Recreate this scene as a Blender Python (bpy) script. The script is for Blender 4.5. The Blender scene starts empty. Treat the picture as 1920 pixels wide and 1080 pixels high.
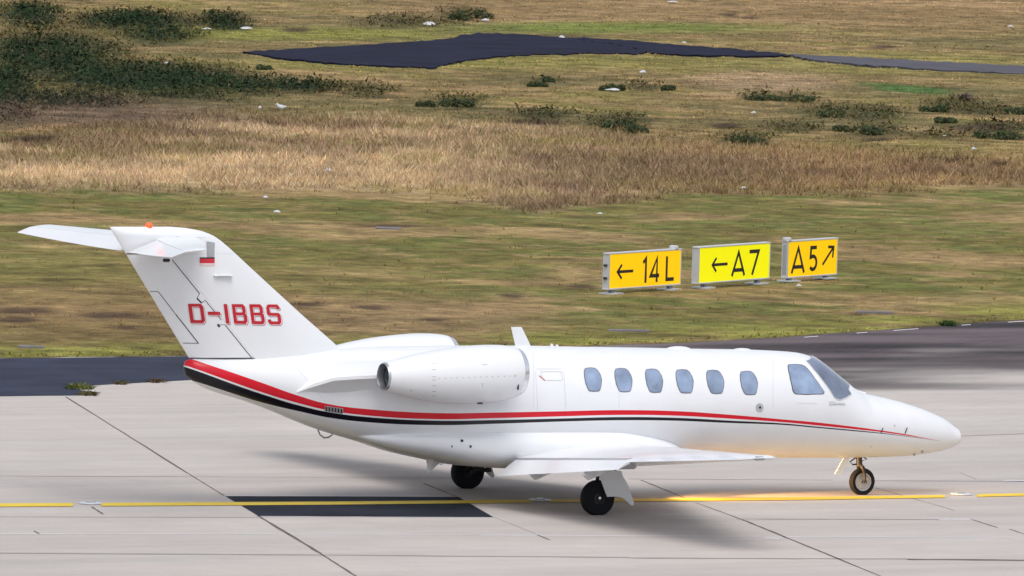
import bpy, math, random
import numpy as np
from mathutils import Vector
random.seed(7); rng = np.random.default_rng(11)
R = math.radians
sc = bpy.context.scene
# ------------------------------------------------------------------ camera
F = 15000.0
CP = np.array([-55.11938, -103.06564, 10.91018]); CA, CE, CR = 0.487928, 0.0664634, 0.0294788
_d = np.array([math.sin(CA)*math.cos(CE), math.cos(CA)*math.cos(CE), -math.sin(CE)])
_r = np.array([math.cos(CA), -math.sin(CA), 0.0]); _u = np.cross(_r, _d)
CRT = math.cos(CR)*_r + math.sin(CR)*_u; CUP = -math.sin(CR)*_r + math.cos(CR)*_u
cam = bpy.data.cameras.new('camera'); camo = bpy.data.objects.new('camera', cam); sc.collection.objects.link(camo)
from mathutils import Matrix
camo.matrix_world = Matrix(((CRT[0], CUP[0], -_d[0], CP[0]), (CRT[1], CUP[1], -_d[1], CP[1]), (CRT[2], CUP[2], -_d[2], CP[2]), (0, 0, 0, 1)))
cam.sensor_width = 36; cam.lens = F/1920*36; cam.clip_start = 1; cam.clip_end = 9000
sc.camera = camo
# ------------------------------------------------------------------ world, sun, exposure
W = bpy.data.worlds.new('World'); sc.world = W; W.use_nodes = True
nt = W.node_tree; nt.nodes.clear()
SUN_EL, SUN_AZ = R(63), R(200)          # azimuth clockwise from +Y
sky = nt.nodes.new('ShaderNodeTexSky'); sky.sky_type = 'NISHITA'; sky.sun_disc = False
sky.sun_elevation = SUN_EL; sky.sun_rotation = SUN_AZ; sky.air_density = 1.0; sky.dust_density = 3.0; sky.ozone_density = 1.0
hsv = nt.nodes.new('ShaderNodeHueSaturation'); hsv.inputs['Saturation'].default_value = 0.42
bg = nt.nodes.new('ShaderNodeBackground'); bg.inputs[1].default_value = 0.14
wo = nt.nodes.new('ShaderNodeOutputWorld')
nt.links.new(sky.outputs[0], hsv.inputs['Color']); nt.links.new(hsv.outputs[0], bg.inputs[0]); nt.links.new(bg.outputs[0], wo.inputs[0])
sl = bpy.data.lights.new('sun', 'SUN'); sl.energy = 1.0; sl.angle = R(42); sl.color = (1.0, 0.97, 0.93)
so = bpy.data.objects.new('sun', sl); sc.collection.objects.link(so)
sdir = Vector((math.sin(SUN_AZ)*math.cos(SUN_EL), math.cos(SUN_AZ)*math.cos(SUN_EL), math.sin(SUN_EL)))
so.rotation_euler = sdir.to_track_quat('Z', 'Y').to_euler(); so.location = (0, 0, 60)
sc.view_settings.view_transform = 'Standard'; sc.view_settings.look = 'None'; sc.view_settings.gamma = 1
EXPO = 0.38
sc.view_settings.exposure = EXPO
sc.render.resolution_x = 1024; sc.render.resolution_y = 576
sc.render.engine = 'CYCLES'
KLUM = 1.30       # display value of a horizontal white diffuser, to turn photographed tones into albedo

# ------------------------------------------------------------------ projection helpers
def ray(px, py):
    v = _d*F + CRT*(px-960) + CUP*(540-py)
    return v/np.linalg.norm(v)
def G(px, py, z=0.0):                      # on the horizontal plane z
    v = ray(px, py); return CP + v*((z-CP[2])/v[2])
def PY(px, py, y=0.0):                     # on a vertical plane parallel to the aircraft's centre plane
    v = ray(px, py); return CP + v*((y-CP[1])/v[1])
def PX(px, py, x):
    v = ray(px, py); return CP + v*((x-CP[0])/v[0])
def proj(P):
    v = np.asarray(P, float)-CP; z = v@_d
    return np.stack([960+F*(v@CRT)/z, 540-F*(v@CUP)/z], -1)

# ------------------------------------------------------------------ object helpers
col = sc.collection
def mesh(name, V, Fc, mat=None, parent=None, smooth=False, mats=None, midx=None):
    me = bpy.data.meshes.new(name)
    me.from_pydata([tuple(map(float, v)) for v in V], [], [tuple(int(i) for i in f) for f in Fc])
    for m in (mats or ([mat] if mat else [])): me.materials.append(m)
    if midx is not None: me.polygons.foreach_set('material_index', np.array(midx, dtype=np.int32))
    if smooth: me.polygons.foreach_set('use_smooth', np.ones(len(me.polygons), dtype=bool))
    me.update()
    o = bpy.data.objects.new(name, me); col.objects.link(o)
    if parent is not None:
        o.parent = parent; o.matrix_parent_inverse = Matrix.Identity(4)
        pw = parent_world(parent)
        if pw != Vector((0, 0, 0)):
            me.transform(Matrix.Translation(-pw))
    return o
def parent_world(p):
    v = Vector((0, 0, 0))
    while p is not None: v = v + p.location; p = p.parent
    return v
def empty(name, loc):
    o = bpy.data.objects.new(name, None); col.objects.link(o); o.location = loc; return o
def tag(o, label=None, cat=None, group=None, kind=None):
    if label: o['label'] = label
    if cat: o['category'] = cat
    if group: o['group'] = group
    if kind: o['kind'] = kind
    return o
def autosmooth(o, ang=35):
    me = o.data
    try: me.set_sharp_from_angle(angle=R(ang))
    except Exception: pass
    me.polygons.foreach_set('use_smooth', np.ones(len(me.polygons), dtype=bool))
class MB:
    def __init__(s): s.v = []; s.f = []; s.m = []; s.ch = []
    def add(s, V, Fc, m=0):
        s.ch.append((V, Fc, m)); b = len(s.v); s.v += [tuple(map(float, p)) for p in V]; s.f += [tuple(b+i for i in f) for f in Fc]; s.m += [m]*len(Fc); return s
    def box(s, c, sz, ax=None, m=0, bev=0.0):
        c = np.array(c, float); sz = np.array(sz, float)/2
        A = np.eye(3) if ax is None else np.array(ax, float)
        if bev <= 0:
            V = [c+A.T@(sz*np.array(k)) for k in ((-1,-1,-1),(1,-1,-1),(1,1,-1),(-1,1,-1),(-1,-1,1),(1,-1,1),(1,1,1),(-1,1,1))]
            return s.add(V, [(0,3,2,1),(4,5,6,7),(0,1,5,4),(1,2,6,5),(2,3,7,6),(3,0,4,7)], m)
        V = []; b = bev                     # chamfered in plan and at both ends
        rings = [(-sz[2], b), (-sz[2]+b, 0), (sz[2]-b, 0), (sz[2], b)]
        for z, ins in rings:
            x, y = sz[0]-ins, sz[1]-ins
            for q in ((-x+b,-y),(x-b,-y),(x,-y+b),(x,y-b),(x-b,y),(-x+b,y),(-x,y-b),(-x,-y+b)): V.append(c+A.T@np.array([q[0], q[1], z]))
        Fc = [tuple(range(7, -1, -1)), tuple(range(24, 32))]
        for r in range(3):
            for k in range(8): Fc.append((r*8+k, r*8+(k+1) % 8, r*8+8+(k+1) % 8, r*8+8+k))
        return s.add(V, Fc, m)
    def tube(s, pts, rad, n=12, m=0, cap=True):
        pts = [np.array(p, float) for p in pts]; rad = [rad]*len(pts) if np.isscalar(rad) else rad
        V = []; N = len(pts)
        for i, p in enumerate(pts):
            t = pts[min(i+1, N-1)]-pts[max(i-1, 0)]; t = t/np.linalg.norm(t)
            a = np.cross(t, (0, 0, 1)) if abs(t[2]) < .9 else np.cross(t, (1, 0, 0)); a /= np.linalg.norm(a); b = np.cross(t, a)
            for k in range(n): V.append(p+rad[i]*(a*math.cos(2*math.pi*k/n)+b*math.sin(2*math.pi*k/n)))
        Fc = [(i*n+k, i*n+(k+1) % n, (i+1)*n+(k+1) % n, (i+1)*n+k) for i in range(N-1) for k in range(n)]
        if cap: Fc += [tuple(range(n-1, -1, -1)), tuple(range((N-1)*n, N*n))]
        return s.add(V, Fc, m)
    def lathe(s, prof, c, axis, n=48, m=0):     # prof: (distance along axis, radius)
        axis = np.array(axis, float); axis /= np.linalg.norm(axis); c = np.array(c, float)
        a = np.cross(axis, (0, 0, 1)) if abs(axis[2]) < .9 else np.cross(axis, (1, 0, 0)); a /= np.linalg.norm(a); b = np.cross(axis, a)
        V = []
        for h, r in prof:
            for k in range(n): V.append(c+axis*h+max(r, 1e-4)*(a*math.cos(2*math.pi*k/n)+b*math.sin(2*math.pi*k/n)))
        Fc = [(i*n+k, i*n+(k+1) % n, (i+1)*n+(k+1) % n, (i+1)*n+k) for i in range(len(prof)-1) for k in range(n)]
        return s.add(V, Fc, m)
    def prism(s, P, off, m=0):                  # polygon P (3D points) extruded by vector off
        n = len(P); P = [np.array(p, float) for p in P]; off = np.array(off, float)
        V = P+[p+off for p in P]
        return s.add(V, [tuple(range(n-1, -1, -1)), tuple(range(n, 2*n))]+[(k, (k+1) % n, n+(k+1) % n, n+k) for k in range(n)], m)
    def each(s, name, mat, parent=None, smooth=False):    # one object per added piece
        for V, Fc, m in s.ch:
            k = MB(); k.add(V, Fc); k.build(name, mat[m] if isinstance(mat, list) else mat, parent, smooth)
    def build(s, name, mat, parent=None, smooth=False):
        mats = mat if isinstance(mat, list) else [mat]
        o = mesh(name, s.v, s.f, parent=parent, mats=mats, midx=s.m)
        import bmesh
        bm = bmesh.new(); bm.from_mesh(o.data); bmesh.ops.recalc_face_normals(bm, faces=bm.faces); bm.to_mesh(o.data); bm.free()
        if smooth: autosmooth(o)
        return o
def grid_faces(nu, nv, wrap=False):
    Fc = []
    for i in range(nu-1):
        for j in range(nv if wrap else nv-1):
            Fc.append((i*nv+j, i*nv+(j+1) % nv, (i+1)*nv+(j+1) % nv, (i+1)*nv+j))
    return Fc

# ------------------------------------------------------------------ materials
def s2l(c):
    c = np.array(c, float)/255.0
    return np.where(c <= .04045, c/12.92, ((c+.055)/1.055)**2.4)
def mat(name, color, rough=.5, metal=0.0, coat=0.0, emis=None, estr=0.0, var=0.0, vscale=8.0, bump=0.0, bscale=60.0, spec=.5):
    m = bpy.data.materials.new(name); m.use_nodes = True; n = m.node_tree; p = n.nodes['Principled BSDF']
    p.inputs['Base Color'].default_value = (*color, 1); p.inputs['Roughness'].default_value = rough; p.inputs['Metallic'].default_value = metal
    p.inputs['Specular IOR Level'].default_value = spec
    if coat: p.inputs['Coat Weight'].default_value = coat; p.inputs['Coat Roughness'].default_value = .08
    if emis: p.inputs['Emission Color'].default_value = (*emis, 1); p.inputs['Emission Strength'].default_value = estr
    tc = n.nodes.new('ShaderNodeTexCoord')
    if var or True:
        nz = n.nodes.new('ShaderNodeTexNoise'); nz.inputs['Scale'].default_value = vscale; nz.inputs['Detail'].default_value = 6
        n.links.new(tc.outputs['Object'], nz.inputs['Vector'])
        mx = n.nodes.new('ShaderNodeMix'); mx.data_type = 'RGBA'; mx.blend_type = 'MULTIPLY'; mx.inputs['Factor'].default_value = 1
        mr = n.nodes.new('ShaderNodeMapRange'); mr.inputs['From Min'].default_value = .3; mr.inputs['From Max'].default_value = .7
        v = var or .03
        mr.inputs['To Min'].default_value = 1-v; mr.inputs['To Max'].default_value = 1+v
        n.links.new(nz.outputs['Fac'], mr.inputs['Value']); mx.inputs['A'].default_value = (*color, 1)
        n.links.new(mr.outputs[0], mx.inputs['B']); n.links.new(mx.outputs['Result'], p.inputs['Base Color'])
    if bump:
        nb = n.nodes.new('ShaderNodeTexNoise'); nb.inputs['Scale'].default_value = bscale; nb.inputs['Detail'].default_value = 4
        n.links.new(tc.outputs['Object'], nb.inputs['Vector'])
        bp = n.nodes.new('ShaderNodeBump'); bp.inputs['Strength'].default_value = bump; bp.inputs['Distance'].default_value = .02
        n.links.new(nb.outputs['Fac'], bp.inputs['Height']); n.links.new(bp.outputs[0], p.inputs['Normal'])
    return m
WHITE = (.74, .755, .78)
M = {}
M['white'] = mat('white_paint', WHITE, .28, coat=.4, var=.015, vscale=2.5)
M['plain_grey'] = mat('plain_grey', (.33, .34, .36), .4)
M['lightgrey'] = mat('light_grey_paint', (.55, .56, .58), .4)
M['gap'] = mat('dark_gap', (.035, .033, .035), .8)
M['faint'] = mat('faint_seam', (.44, .45, .48), .5)
M['rubber'] = mat('tyre_rubber', (.007, .008, .012), .75, var=.15, vscale=30, spec=.25)
M['steel'] = mat('brushed_steel', (.45, .46, .48), .35, metal=.8, var=.08)
M['chrome'] = mat('polished_metal', (.80, .80, .82), .18, metal=1.0)
M['lip'] = mat('polished_lip', (.80, .80, .83), .22, metal=.75)
M['darkmetal'] = mat('dark_metal', (.035, .037, .045), .45, metal=.4)
M['hub'] = mat('hub_metal', (.50, .51, .54), .45, metal=.5, var=.1, vscale=30)
M['soot'] = mat('exhaust_dark', (.035, .045, .06), .5, metal=.5)
M['red'] = mat('red_paint', (.55, .012, .03), .35, coat=.3)
M['black'] = mat('black_paint', (.012, .012, .018), .35, coat=.3)
M['window'] = mat('cabin_glazing', (.22, .29, .42), .06, coat=.8, var=.30, vscale=3.5)
M['shield'] = mat('windshield_glass', (.16, .195, .28), .04, coat=.8, var=.35, vscale=2.0)
M['frame'] = mat('window_seal', (.13, .13, .155), .5)
M['beacon'] = mat('beacon_lens', (.7, .05, .01), .2, emis=(1, .06, .01), estr=1.6)
M['lamp'] = mat('lamp_lens', (.8, .8, .8), .1, emis=(1, .72, .38), estr=6)
M['navlens'] = mat('clear_lens', (.25, .30, .32), .1, coat=.5)
M['pinkpale'] = mat('pale_band', (.75, .55, .55), .4)

# ------------------------------------------------------------------ fuselage shape
def prof(pts, y=0.0):
    q = np.array([PY(a, b, y) for a, b in pts]); o = np.argsort(q[:, 0]); return q[o, 0], q[o, 2]
TOPPX = [(349,676),(360,673),(420,671),(480,669),(560,664),(628,656),(700,650),(800,648.5),(900,648),(1000,648.5),(1100,650.5),(1200,652),(1300,654),(1400,655.5),(1450,657.5),(1490,660.5),(1510,665),(1528,674),(1560,699),(1590,723),(1604,734),(1640,742),(1680,751.5),(1720,764),(1750,776),(1770,786),(1782,795),(1790,801.5)]
BOTPX = [(349,704),(362,715),(390,730),(450,749),(500,767),(550,788),(600,807),(650,822),(700,836),(760,848),(801,858),(850,866),(950,866),(1100,862),(1250,858.5),(1450,858),(1560,858),(1640,857),(1700,854.5),(1740,849.5),(1765,844.5),(1780,840),(1790,835)]
tx, tz = prof(TOPPX); bx_, bz = prof(BOTPX)
NOSE = PY(1790, 818)[0]; TAIL = PY(349, 690)[0]
# finer monotone interpolation (pchip)
def pchip(x, y):
    x = np.asarray(x); y = np.asarray(y); h = np.diff(x); d = np.diff(y)/h; m = np.zeros(len(x))
    for i in range(1, len(x)-1):
        if d[i-1]*d[i] > 0:
            w1 = 2*h[i]+h[i-1]; w2 = h[i]+2*h[i-1]; m[i] = (w1+w2)/(w1/d[i-1]+w2/d[i])
    m[0] = d[0]; m[-1] = d[-1]
    def f(q):
        q = np.clip(q, x[0], x[-1]); i = np.clip(np.searchsorted(x, q)-1, 0, len(x)-2); t = (q-x[i])/h[i]
        return (2*t**3-3*t**2+1)*y[i]+(t**3-2*t**2+t)*h[i]*m[i]+(-2*t**3+3*t**2)*y[i+1]+(t**3-t**2)*h[i]*m[i+1]
    return f
fT = pchip(tx, tz); fB = pchip(bx_, bz)
WX = [TAIL, -5.5, -5.0, -4.5, -4.0, -3.5, -3.0, -2.4, -1.6, 0, 3.2, 3.9, 4.5, 5.0, 5.5, 6.0, 6.4, 6.7, 6.9, 7.02, NOSE]
WW = [.075, .17, .275, .37, .455, .53, .61, .69, .76, .79, .79, .775, .735, .68, .605, .51, .425, .345, .285, .235, .175]
fW = pchip(WX, WW)
def sect(X):
    X = np.clip(X, TAIL, NOSE); zt = fT(X); zb = fB(X); return (zt+zb)/2, (zt-zb)/2, fW(X)
def fpt(X, th, off=0.0):                     # th from top (0) to the right-hand (camera) side (pi/2) and belly (pi)
    zc, h, w = sect(X)
    n = np.array([0, -math.sin(th)/w, math.cos(th)/h]); e = 1e-3
    X = min(X, NOSE); sg = 1 if X+e < NOSE else -1; zc2, h2, w2 = sect(X+sg*e); P = np.array([X, -w*math.sin(th), zc+h*math.cos(th)])
    P2 = np.array([X+sg*e, -w2*math.sin(th), zc2+h2*math.cos(th)])
    tX = (P2-P)/e*sg; tT = np.array([0, -w*math.cos(th), -h*math.sin(th)])
    n = np.cross(tX, tT); n = n/np.linalg.norm(n)
    if n@np.array([0, -math.sin(th), math.cos(th)]) < 0: n = -n
    return P+n*off
def fhit(px, py):                            # -> (X, th) of the fuselage skin seen at a pixel
    Y = np.linspace(-1.2, .3, 600); v = ray(px, py); T = (Y-CP[1])/v[1]; P = CP+v*T[:, None]
    zc, h, w = sect(P[:, 0]); g = (P[:, 1]/w)**2+((P[:, 2]-zc)/h)**2
    k = np.where(g < 1)[0]
    if len(k) == 0: k = [int(np.argmin(g))]
    k = k[0]
    if k > 0 and g[k] < 1:
        a = (g[k-1]-1)/(g[k-1]-g[k]); Q = P[k-1]+(P[k]-P[k-1])*a
    else: Q = P[k]
    zc, h, w = sect(Q[0]); return Q[0], math.atan2(-Q[1]/w, (Q[2]-zc)/h)
# ------------------------------------------------------------------ aircraft root
jet = empty('business_jet', (0, 0, 0))
tag(jet, 'white twin engine business jet with red and black side stripe taxiing on the yellow line', 'airplane')
# stripe curves, evaluated on the skin and stored as height over station
ST = dict(
 r0=[(362,674),(390,683.5),(425,695),(496,719.5),(560,742),(620,758.5),(700,768),(819,774.5),(930,773.5),(1040,771.4),(1167,769),(1270,771),(1361,779-2),(1472,786.7),(1526,791.5),(1600,800),(1652,807),(1700,814.5),(1748,823.8),(1775,828)],
 r1=[(362,690),(425,712.5),(496,737),(560,756),(620,770),(700,780),(819,786),(930,784),(1040,781),(1167,778),(1270,779.5),(1361,784.5),(1472,791.9),(1526,797),(1600,804.4),(1652,810),(1700,816.8),(1748,824.3),(1775,828)],
 k0=[(362,693),(425,716),(496,740.6),(560,760),(620,773.5),(700,783),(819,788.8),(930,787.5),(1040,785),(1167,782),(1270,783.5),(1361,788.3),(1472,794.2),(1526,799.4),(1600,806.3),(1652,811.5),(1700,817.8),(1748,824.6),(1775,828)],
 k1=[(362,714),(425,734),(496,756),(560,771),(620,783.6),(700,792.5),(819,797),(930,794.5),(1040,790.8),(1167,788),(1270,789),(1361,792.8),(1472,797),(1526,801.8),(1600,808.4),(1652,813),(1700,818.6),(1748,824.9),(1775,828)])
def stripe_material():
    m = bpy.data.materials.new('fuselage_livery'); m.use_nodes = True; n = m.node_tree; p = n.nodes['Principled BSDF']; L = n.links
    p.inputs['Roughness'].default_value = .32; p.inputs['Coat Weight'].default_value = .12; p.inputs['Specular IOR Level'].default_value = .35; p.inputs['Coat Roughness'].default_value = .08
    tc = n.nodes.new('ShaderNodeTexCoord'); sp = n.nodes.new('ShaderNodeSeparateXYZ'); L.new(tc.outputs['Object'], sp.inputs[0])
    t = n.nodes.new('ShaderNodeMath'); t.operation = 'MULTIPLY_ADD'; t.inputs[1].default_value = 1/14.0; t.inputs[2].default_value = 6.3/14.0; L.new(sp.outputs['X'], t.inputs[0])
    outs = {}
    for k, pts in ST.items():
        fc = n.nodes.new('ShaderNodeFloatCurve'); cu = fc.mapping.curves[0]
        q = []
        for a, b in pts:
            X, th = fhit(a, b); P = fpt(X, th); q.append((P[0], P[2]))
        q.sort(); qq = [q[0]]
        for s in q[1:]:
            if s[0]-qq[-1][0] > .02: qq.append(s)
        q = [((x+6.3)/14, z/4) for x, z in qq]
        q = [(0.0, q[0][1]+ (q[0][0])*(q[0][1]-q[1][1])/(q[1][0]-q[0][0]))]+q+[(1.0, q[-1][1])]
        cu.points[0].location = q[0]; cu.points[1].location = q[-1]
        for s in q[1:-1]: cu.points.new(*s)
        fc.mapping.use_clip = False; fc.mapping.update(); L.new(t.outputs[0], fc.inputs['Value'])
        g = n.nodes.new('ShaderNodeMath'); g.operation = 'MULTIPLY'; g.inputs[1].default_value = 4; L.new(fc.outputs[0], g.inputs[0])
        outs[k] = g.outputs[0]
    def cmp_(a, b):
        c = n.nodes.new('ShaderNodeMath'); c.operation = 'LESS_THAN'; L.new(a, c.inputs[0]); L.new(b, c.inputs[1]); return c.outputs[0]
    def mul(a, b):
        c = n.nodes.new('ShaderNodeMath'); c.operation = 'MULTIPLY'; L.new(a, c.inputs[0]); L.new(b, c.inputs[1]); return c.outputs[0]
    z = sp.outputs['Z']
    xe = n.nodes.new('ShaderNodeMath'); xe.operation = 'LESS_THAN'; L.new(sp.outputs['X'], xe.inputs[0]); xe.inputs[1].default_value = PY(1766, 826, -.3)[0]
    red = mul(cmp_(z, outs['r0']), cmp_(outs['r1'], z)); blk = mul(cmp_(z, outs['k0']), cmp_(outs['k1'], z))
    nz = n.nodes.new('ShaderNodeTexNoise'); nz.inputs['Scale'].default_value = 2.2; nz.inputs['Detail'].default_value = 5; L.new(tc.outputs['Object'], nz.inputs['Vector'])
    red = mul(red, xe.outputs[0]); blk = mul(blk, xe.outputs[0])
    cr = n.nodes.new('ShaderNodeValToRGB'); L.new(nz.outputs['Fac'], cr.inputs[0])
    cr.color_ramp.elements[0].position = .3; cr.color_ramp.elements[0].color = (.71, .725, .752, 1)
    cr.color_ramp.elements[1].position = .7; cr.color_ramp.elements[1].color = (.75, .763, .788, 1)
    def mix(f, a, b):
        x = n.nodes.new('ShaderNodeMix'); x.data_type = 'RGBA'; L.new(f, x.inputs['Factor'])
        if a is not None: L.new(a, x.inputs['A'])
        x.inputs['B'].default_value = (*b, 1); return x.outputs['Result']
    # frame seams every metre or so along the skin, very faint
    c = mix(red, cr.outputs[0], (.62, .003, .018)); c = mix(blk, c, (.004, .004, .009)); L.new(c, p.inputs['Base Color'])
    return m
M['livery'] = stripe_material()
# body mesh
def fuselage():
    xs = np.unique(np.concatenate([np.linspace(TAIL, -4, 24), np.linspace(-4, 4.4, 60), np.linspace(4.4, NOSE-.25, 60), NOSE-.25*(1-np.linspace(0, 1, 14)**.6)]))
    n = 72; V = []
    for X in xs:
        for k in range(n): V.append(fpt(X, 2*math.pi*k/n))
    # closed nose and tail
    Fc = grid_faces(len(xs), n, True)
    zc, h, w = sect(NOSE)
    rings = [(.045*math.sin(a), math.cos(a)) for a in (.35, .65, .9, 1.15, 1.4, 1.56)]
    b = len(V)
    for dx, s in rings:
        for k in range(n):
            th = 2*math.pi*k/n; V.append((NOSE+dx, -w*s*math.sin(th), zc+h*s*math.cos(th)))
    pv = (len(xs)-1)*n
    for i in range(len(rings)):
        a = pv if i == 0 else b+(i-1)*n; c = b+i*n
        for k in range(n): Fc.append((a+k, a+(k+1) % n, c+(k+1) % n, c+k))
    zc, h, w = sect(TAIL); b = len(V)
    rings = [(-.015, .8), (-.022, .4), (-.024, .001)]
    for dx, s in rings:
        for k in range(n):
            th = 2*math.pi*k/n; V.append((TAIL+dx, -w*s*math.sin(th), zc+h*s*math.cos(th)))
    for i in range(3):
        a = 0 if i == 0 else b+(i-1)*n; c = b+i*n
        for k in range(n): Fc.append((a+(k+1) % n, a+k, c+k, c+(k+1) % n))
    mb = MB(); mb.add(V, Fc); o = mb.build('fuselage', M['livery'], jet); autosmooth(o, 50); return o
fus = fuselage()
def patch(name, poly, material, off=.006, parent=None, extra=None, rings=5, mirror=False, label=None, sub=6):
    """a piece of skin following the fuselage; poly = pixels or ('s', X, th) surface coordinates"""
    q = []
    for p in poly: q.append((p[1], p[2]) if p[0] == 's' else fhit(*p))
    q = np.array(q); d = []
    for i in range(len(q)):
        for t in range(sub): d.append(q[i]+(q[(i+1) % len(q)]-q[i])*t/sub)
    q = np.array(d); c = q.mean(0); n = len(q); V = []; s = -1 if mirror else 1
    def pt(a, o):
        P = fpt(a[0], a[1], o); P[1] *= s; return P
    for k in range(n): V.append(pt(q[k], -.004))
    for r in range(rings):
        f = 1-r/rings
        for k in range(n): V.append(pt(c+(q[k]-c)*f, off))
    V.append(pt(c, off))
    Fc = grid_faces(rings+1, n, True); last = rings*n
    for k in range(n): Fc.append((last+k, last+(k+1) % n, len(V)-1))
    mb = MB(); mb.add(V, Fc); o = mb.build(name, material, parent or jet, smooth=True)
    if label: o['label'] = label
    return o
def grow(poly, s):
    P = np.array(poly, float); c = P.mean(0); d = P-c; r = np.linalg.norm(d, axis=1, keepdims=True); return [tuple(v) for v in c+d*(r+s)/r]
def line_patch(mb, a, b, wpx, off=.004, m=0, n=8):   # thin seam on the skin between two pixels
    a = np.array(a, float); b = np.array(b, float); d = (b-a)/np.linalg.norm(b-a); pn = np.array([-d[1], d[0]])*wpx/2; V = []
    for i in range(n+1):
        for s in (-1, 1):
            q = a+(b-a)*i/n+pn*s; V.append(fpt(*fhit(*q), off))
    mb.add(V, grid_faces(n+1, 2), m)
# ---- cabin windows
WSH = [(351,330),(385,326),(415,329),(432,342),(449,372),(457,402),(455,435),(449,466),(440,477),(408,479),(380,476),(370,464),(356,428),(347,385),(344,350)]
WC = [(1111,711),(1168.3,712),(1225.7,713.2),(1283,714.3),(1340.4,715.3),(1403.4,717.3)]
WLAB = ['aftmost oval cabin window, nearest the engine', 'second cabin window forward of the engine', 'third cabin window forward of the engine', 'fourth cabin window forward of the engine', 'fifth cabin window forward of the engine', 'foremost cabin window, above the round static port']
for i, (cx, cy) in enumerate(WC):
    dx = cx-1111; dy = cy-711
    P = [(1000+a/3.6+dx, 600+b/3.6+dy) for a, b in WSH]
    for mir in (False, True):
        o = patch('cabin_window', P, M['window'], .007, mirror=mir, sub=3)
        patch('window_frame', grow(P, 1.6), M['frame'], .004, parent=o, mirror=mir, sub=3)
        if not mir: o['label'] = WLAB[i]
c6 = lambda a, b: (1400+a/3.1773, 620+b/3.1773)
CW = [c6(*p) for p in [(246,212),(252,204),(290,203),(325,206),(345,214),(362,230),(400,282),(440,335),(459,362),(457,374),(440,377),(360,378),(298,376),(283,370),(275,352),(262,290),(250,240)]]
for mir in (False, True):
    o = patch('cockpit_side_window', CW, M['window'], .007, mirror=mir, sub=3)
    patch('window_frame', grow(CW, 1.3), M['gap'], .004, parent=o, mirror=mir, sub=3)
XA = PY(*c6(395, 168))[0]; XB = PY(*c6(600, 322))[0]
WS = [c6(357, 182), c6(375, 176), ('s', XA, .05), ('s', XA+.30*(XB-XA), .05), ('s', XA+.65*(XB-XA), .05), ('s', XB, .05), c6(604, 352), c6(620, 378), c6(590, 396), c6(556, 409), c6(538, 405), c6(520, 392), c6(490, 345), c6(440, 280), c6(398, 230)]
def grow_s(poly, s):
    q = np.array([(p[1], p[2]) if p[0] == 's' else fhit(*p) for p in poly]); c = q.mean(0); return [('s', *(c+(a-c)*s)) for a in q]
for mir in (False, True):
    o = patch('windshield', WS, M['shield'], .012, mirror=mir, rings=12)
    patch('window_frame', [('s', a[1], max(a[2], .02)) for a in grow_s(WS, 1.05)], M['lightgrey'], .006, parent=o, mirror=mir, rings=12)
patch('rain_vent', [c6(491,421),(c6(510,421)),c6(525,430),c6(585,431),c6(586,442),c6(492,442)], M['lightgrey'], .012)
# white centre post of the windscreen and its cowl
mb = MB()
V = []
for X in np.linspace(XA-.05, XB+.30, 14):
    for th in (-.10, -.04, .04, .10): V.append(fpt(X, th, .028 if abs(th) < .05 else .002))
mb.add(V, grid_faces(14, 4)); mb.build('windshield_post', M['white'], jet, smooth=True)
# static port, handles and small marks
def circ(cx, cy, rx, ry, n=20): return [(cx+rx*math.cos(2*math.pi*k/n), cy+ry*math.sin(2*math.pi*k/n)) for k in range(n)]
o = patch('static_port', circ(1424, 764, 7, 8), M['hub'], .008, sub=1)
patch('port_centre', circ(1424.5, 764, 2.2, 2.4), M['gap'], .011, parent=o, sub=1)
mb = MB()
for seg in [((1014,697),(1052,697)),((1052,697),(1055,713)),((1014,697),(1017,709)),((1022,713.5),(1053,713.5))]: line_patch(mb, *seg, .7, m=0)
line_patch(mb, (1011,704.5), (1021.5,713.5), 1.6, m=1)
for seg in [((1004,697),(1008,770)),((1057,697),(1061,768)),((1006,692),(1052,692))]: line_patch(mb, *seg, .5, m=0)
mb.build('emergency_exit', [M['faint'], M['red']], jet)
mb = MB()
for x0, x1 in ((1000,1000.5),(1160,1160.8),(1450,1449)):
    line_patch(mb, (x0, 660), (x1, 766), .4)
for a, b in (((556,690),(606,748)), ((1495,756),(1532,757))): line_patch(mb, a, b, .45)
mb.each('skin_seam', M['faint'], jet)
mb = MB()
for a, b in ((1652.5,804),(1697.5,805)):
    pass
for (a, b), (c, d) in (((1651.5,812),(1653,802)), ((1697,812.5),(1699.5,801.5))):
    P0 = fpt(*fhit(a, b)); P1 = P0+np.array([.02, -.03, (b-d)/126]); mb.tube([P0, P1], .007, 8)
mb.each('pitot_probe', M['darkmetal'], jet, smooth=True)
mb = MB()
for (a, b) in ((1677,797.5), (1633,837), (1071.6,823.5)):
    P = fpt(*fhit(a, b), .004); mb.lathe([(0, .012), (.006, .012), (.008, .0)], P, (0, -1, .1), 10)
mb.each('rivet_port', M['hub'], jet)
def louvre(name, x0, y0, x1, y1, h, n=6, rim=None):
    o = patch(name, [(x0, y0-h/2), (x1, y1-h/2), (x1, y1+h/2), (x0, y0+h/2)], rim or M['lightgrey'], .006)
    mb = MB()
    for i in range(n):
        t0 = (i+.18)/n; t1 = (i+.78)/n
        q = [(x0+(x1-x0)*t, y0+(y1-y0)*t+s) for t, s in ((t0, -h*.38), (t1, -h*.38), (t1, h*.38), (t0, h*.38))]
        mb.add([fpt(*fhit(*p), .010) for p in q], [(0, 1, 2, 3)])
    mb.each('slot', M['gap'], o); return o
louvre('louvre_vent', 660, 686, 692, 685.5, 9)
louvre('louvre_vent', 609, 765.5, 643, 770.5, 10, rim=M['steel'])
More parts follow.
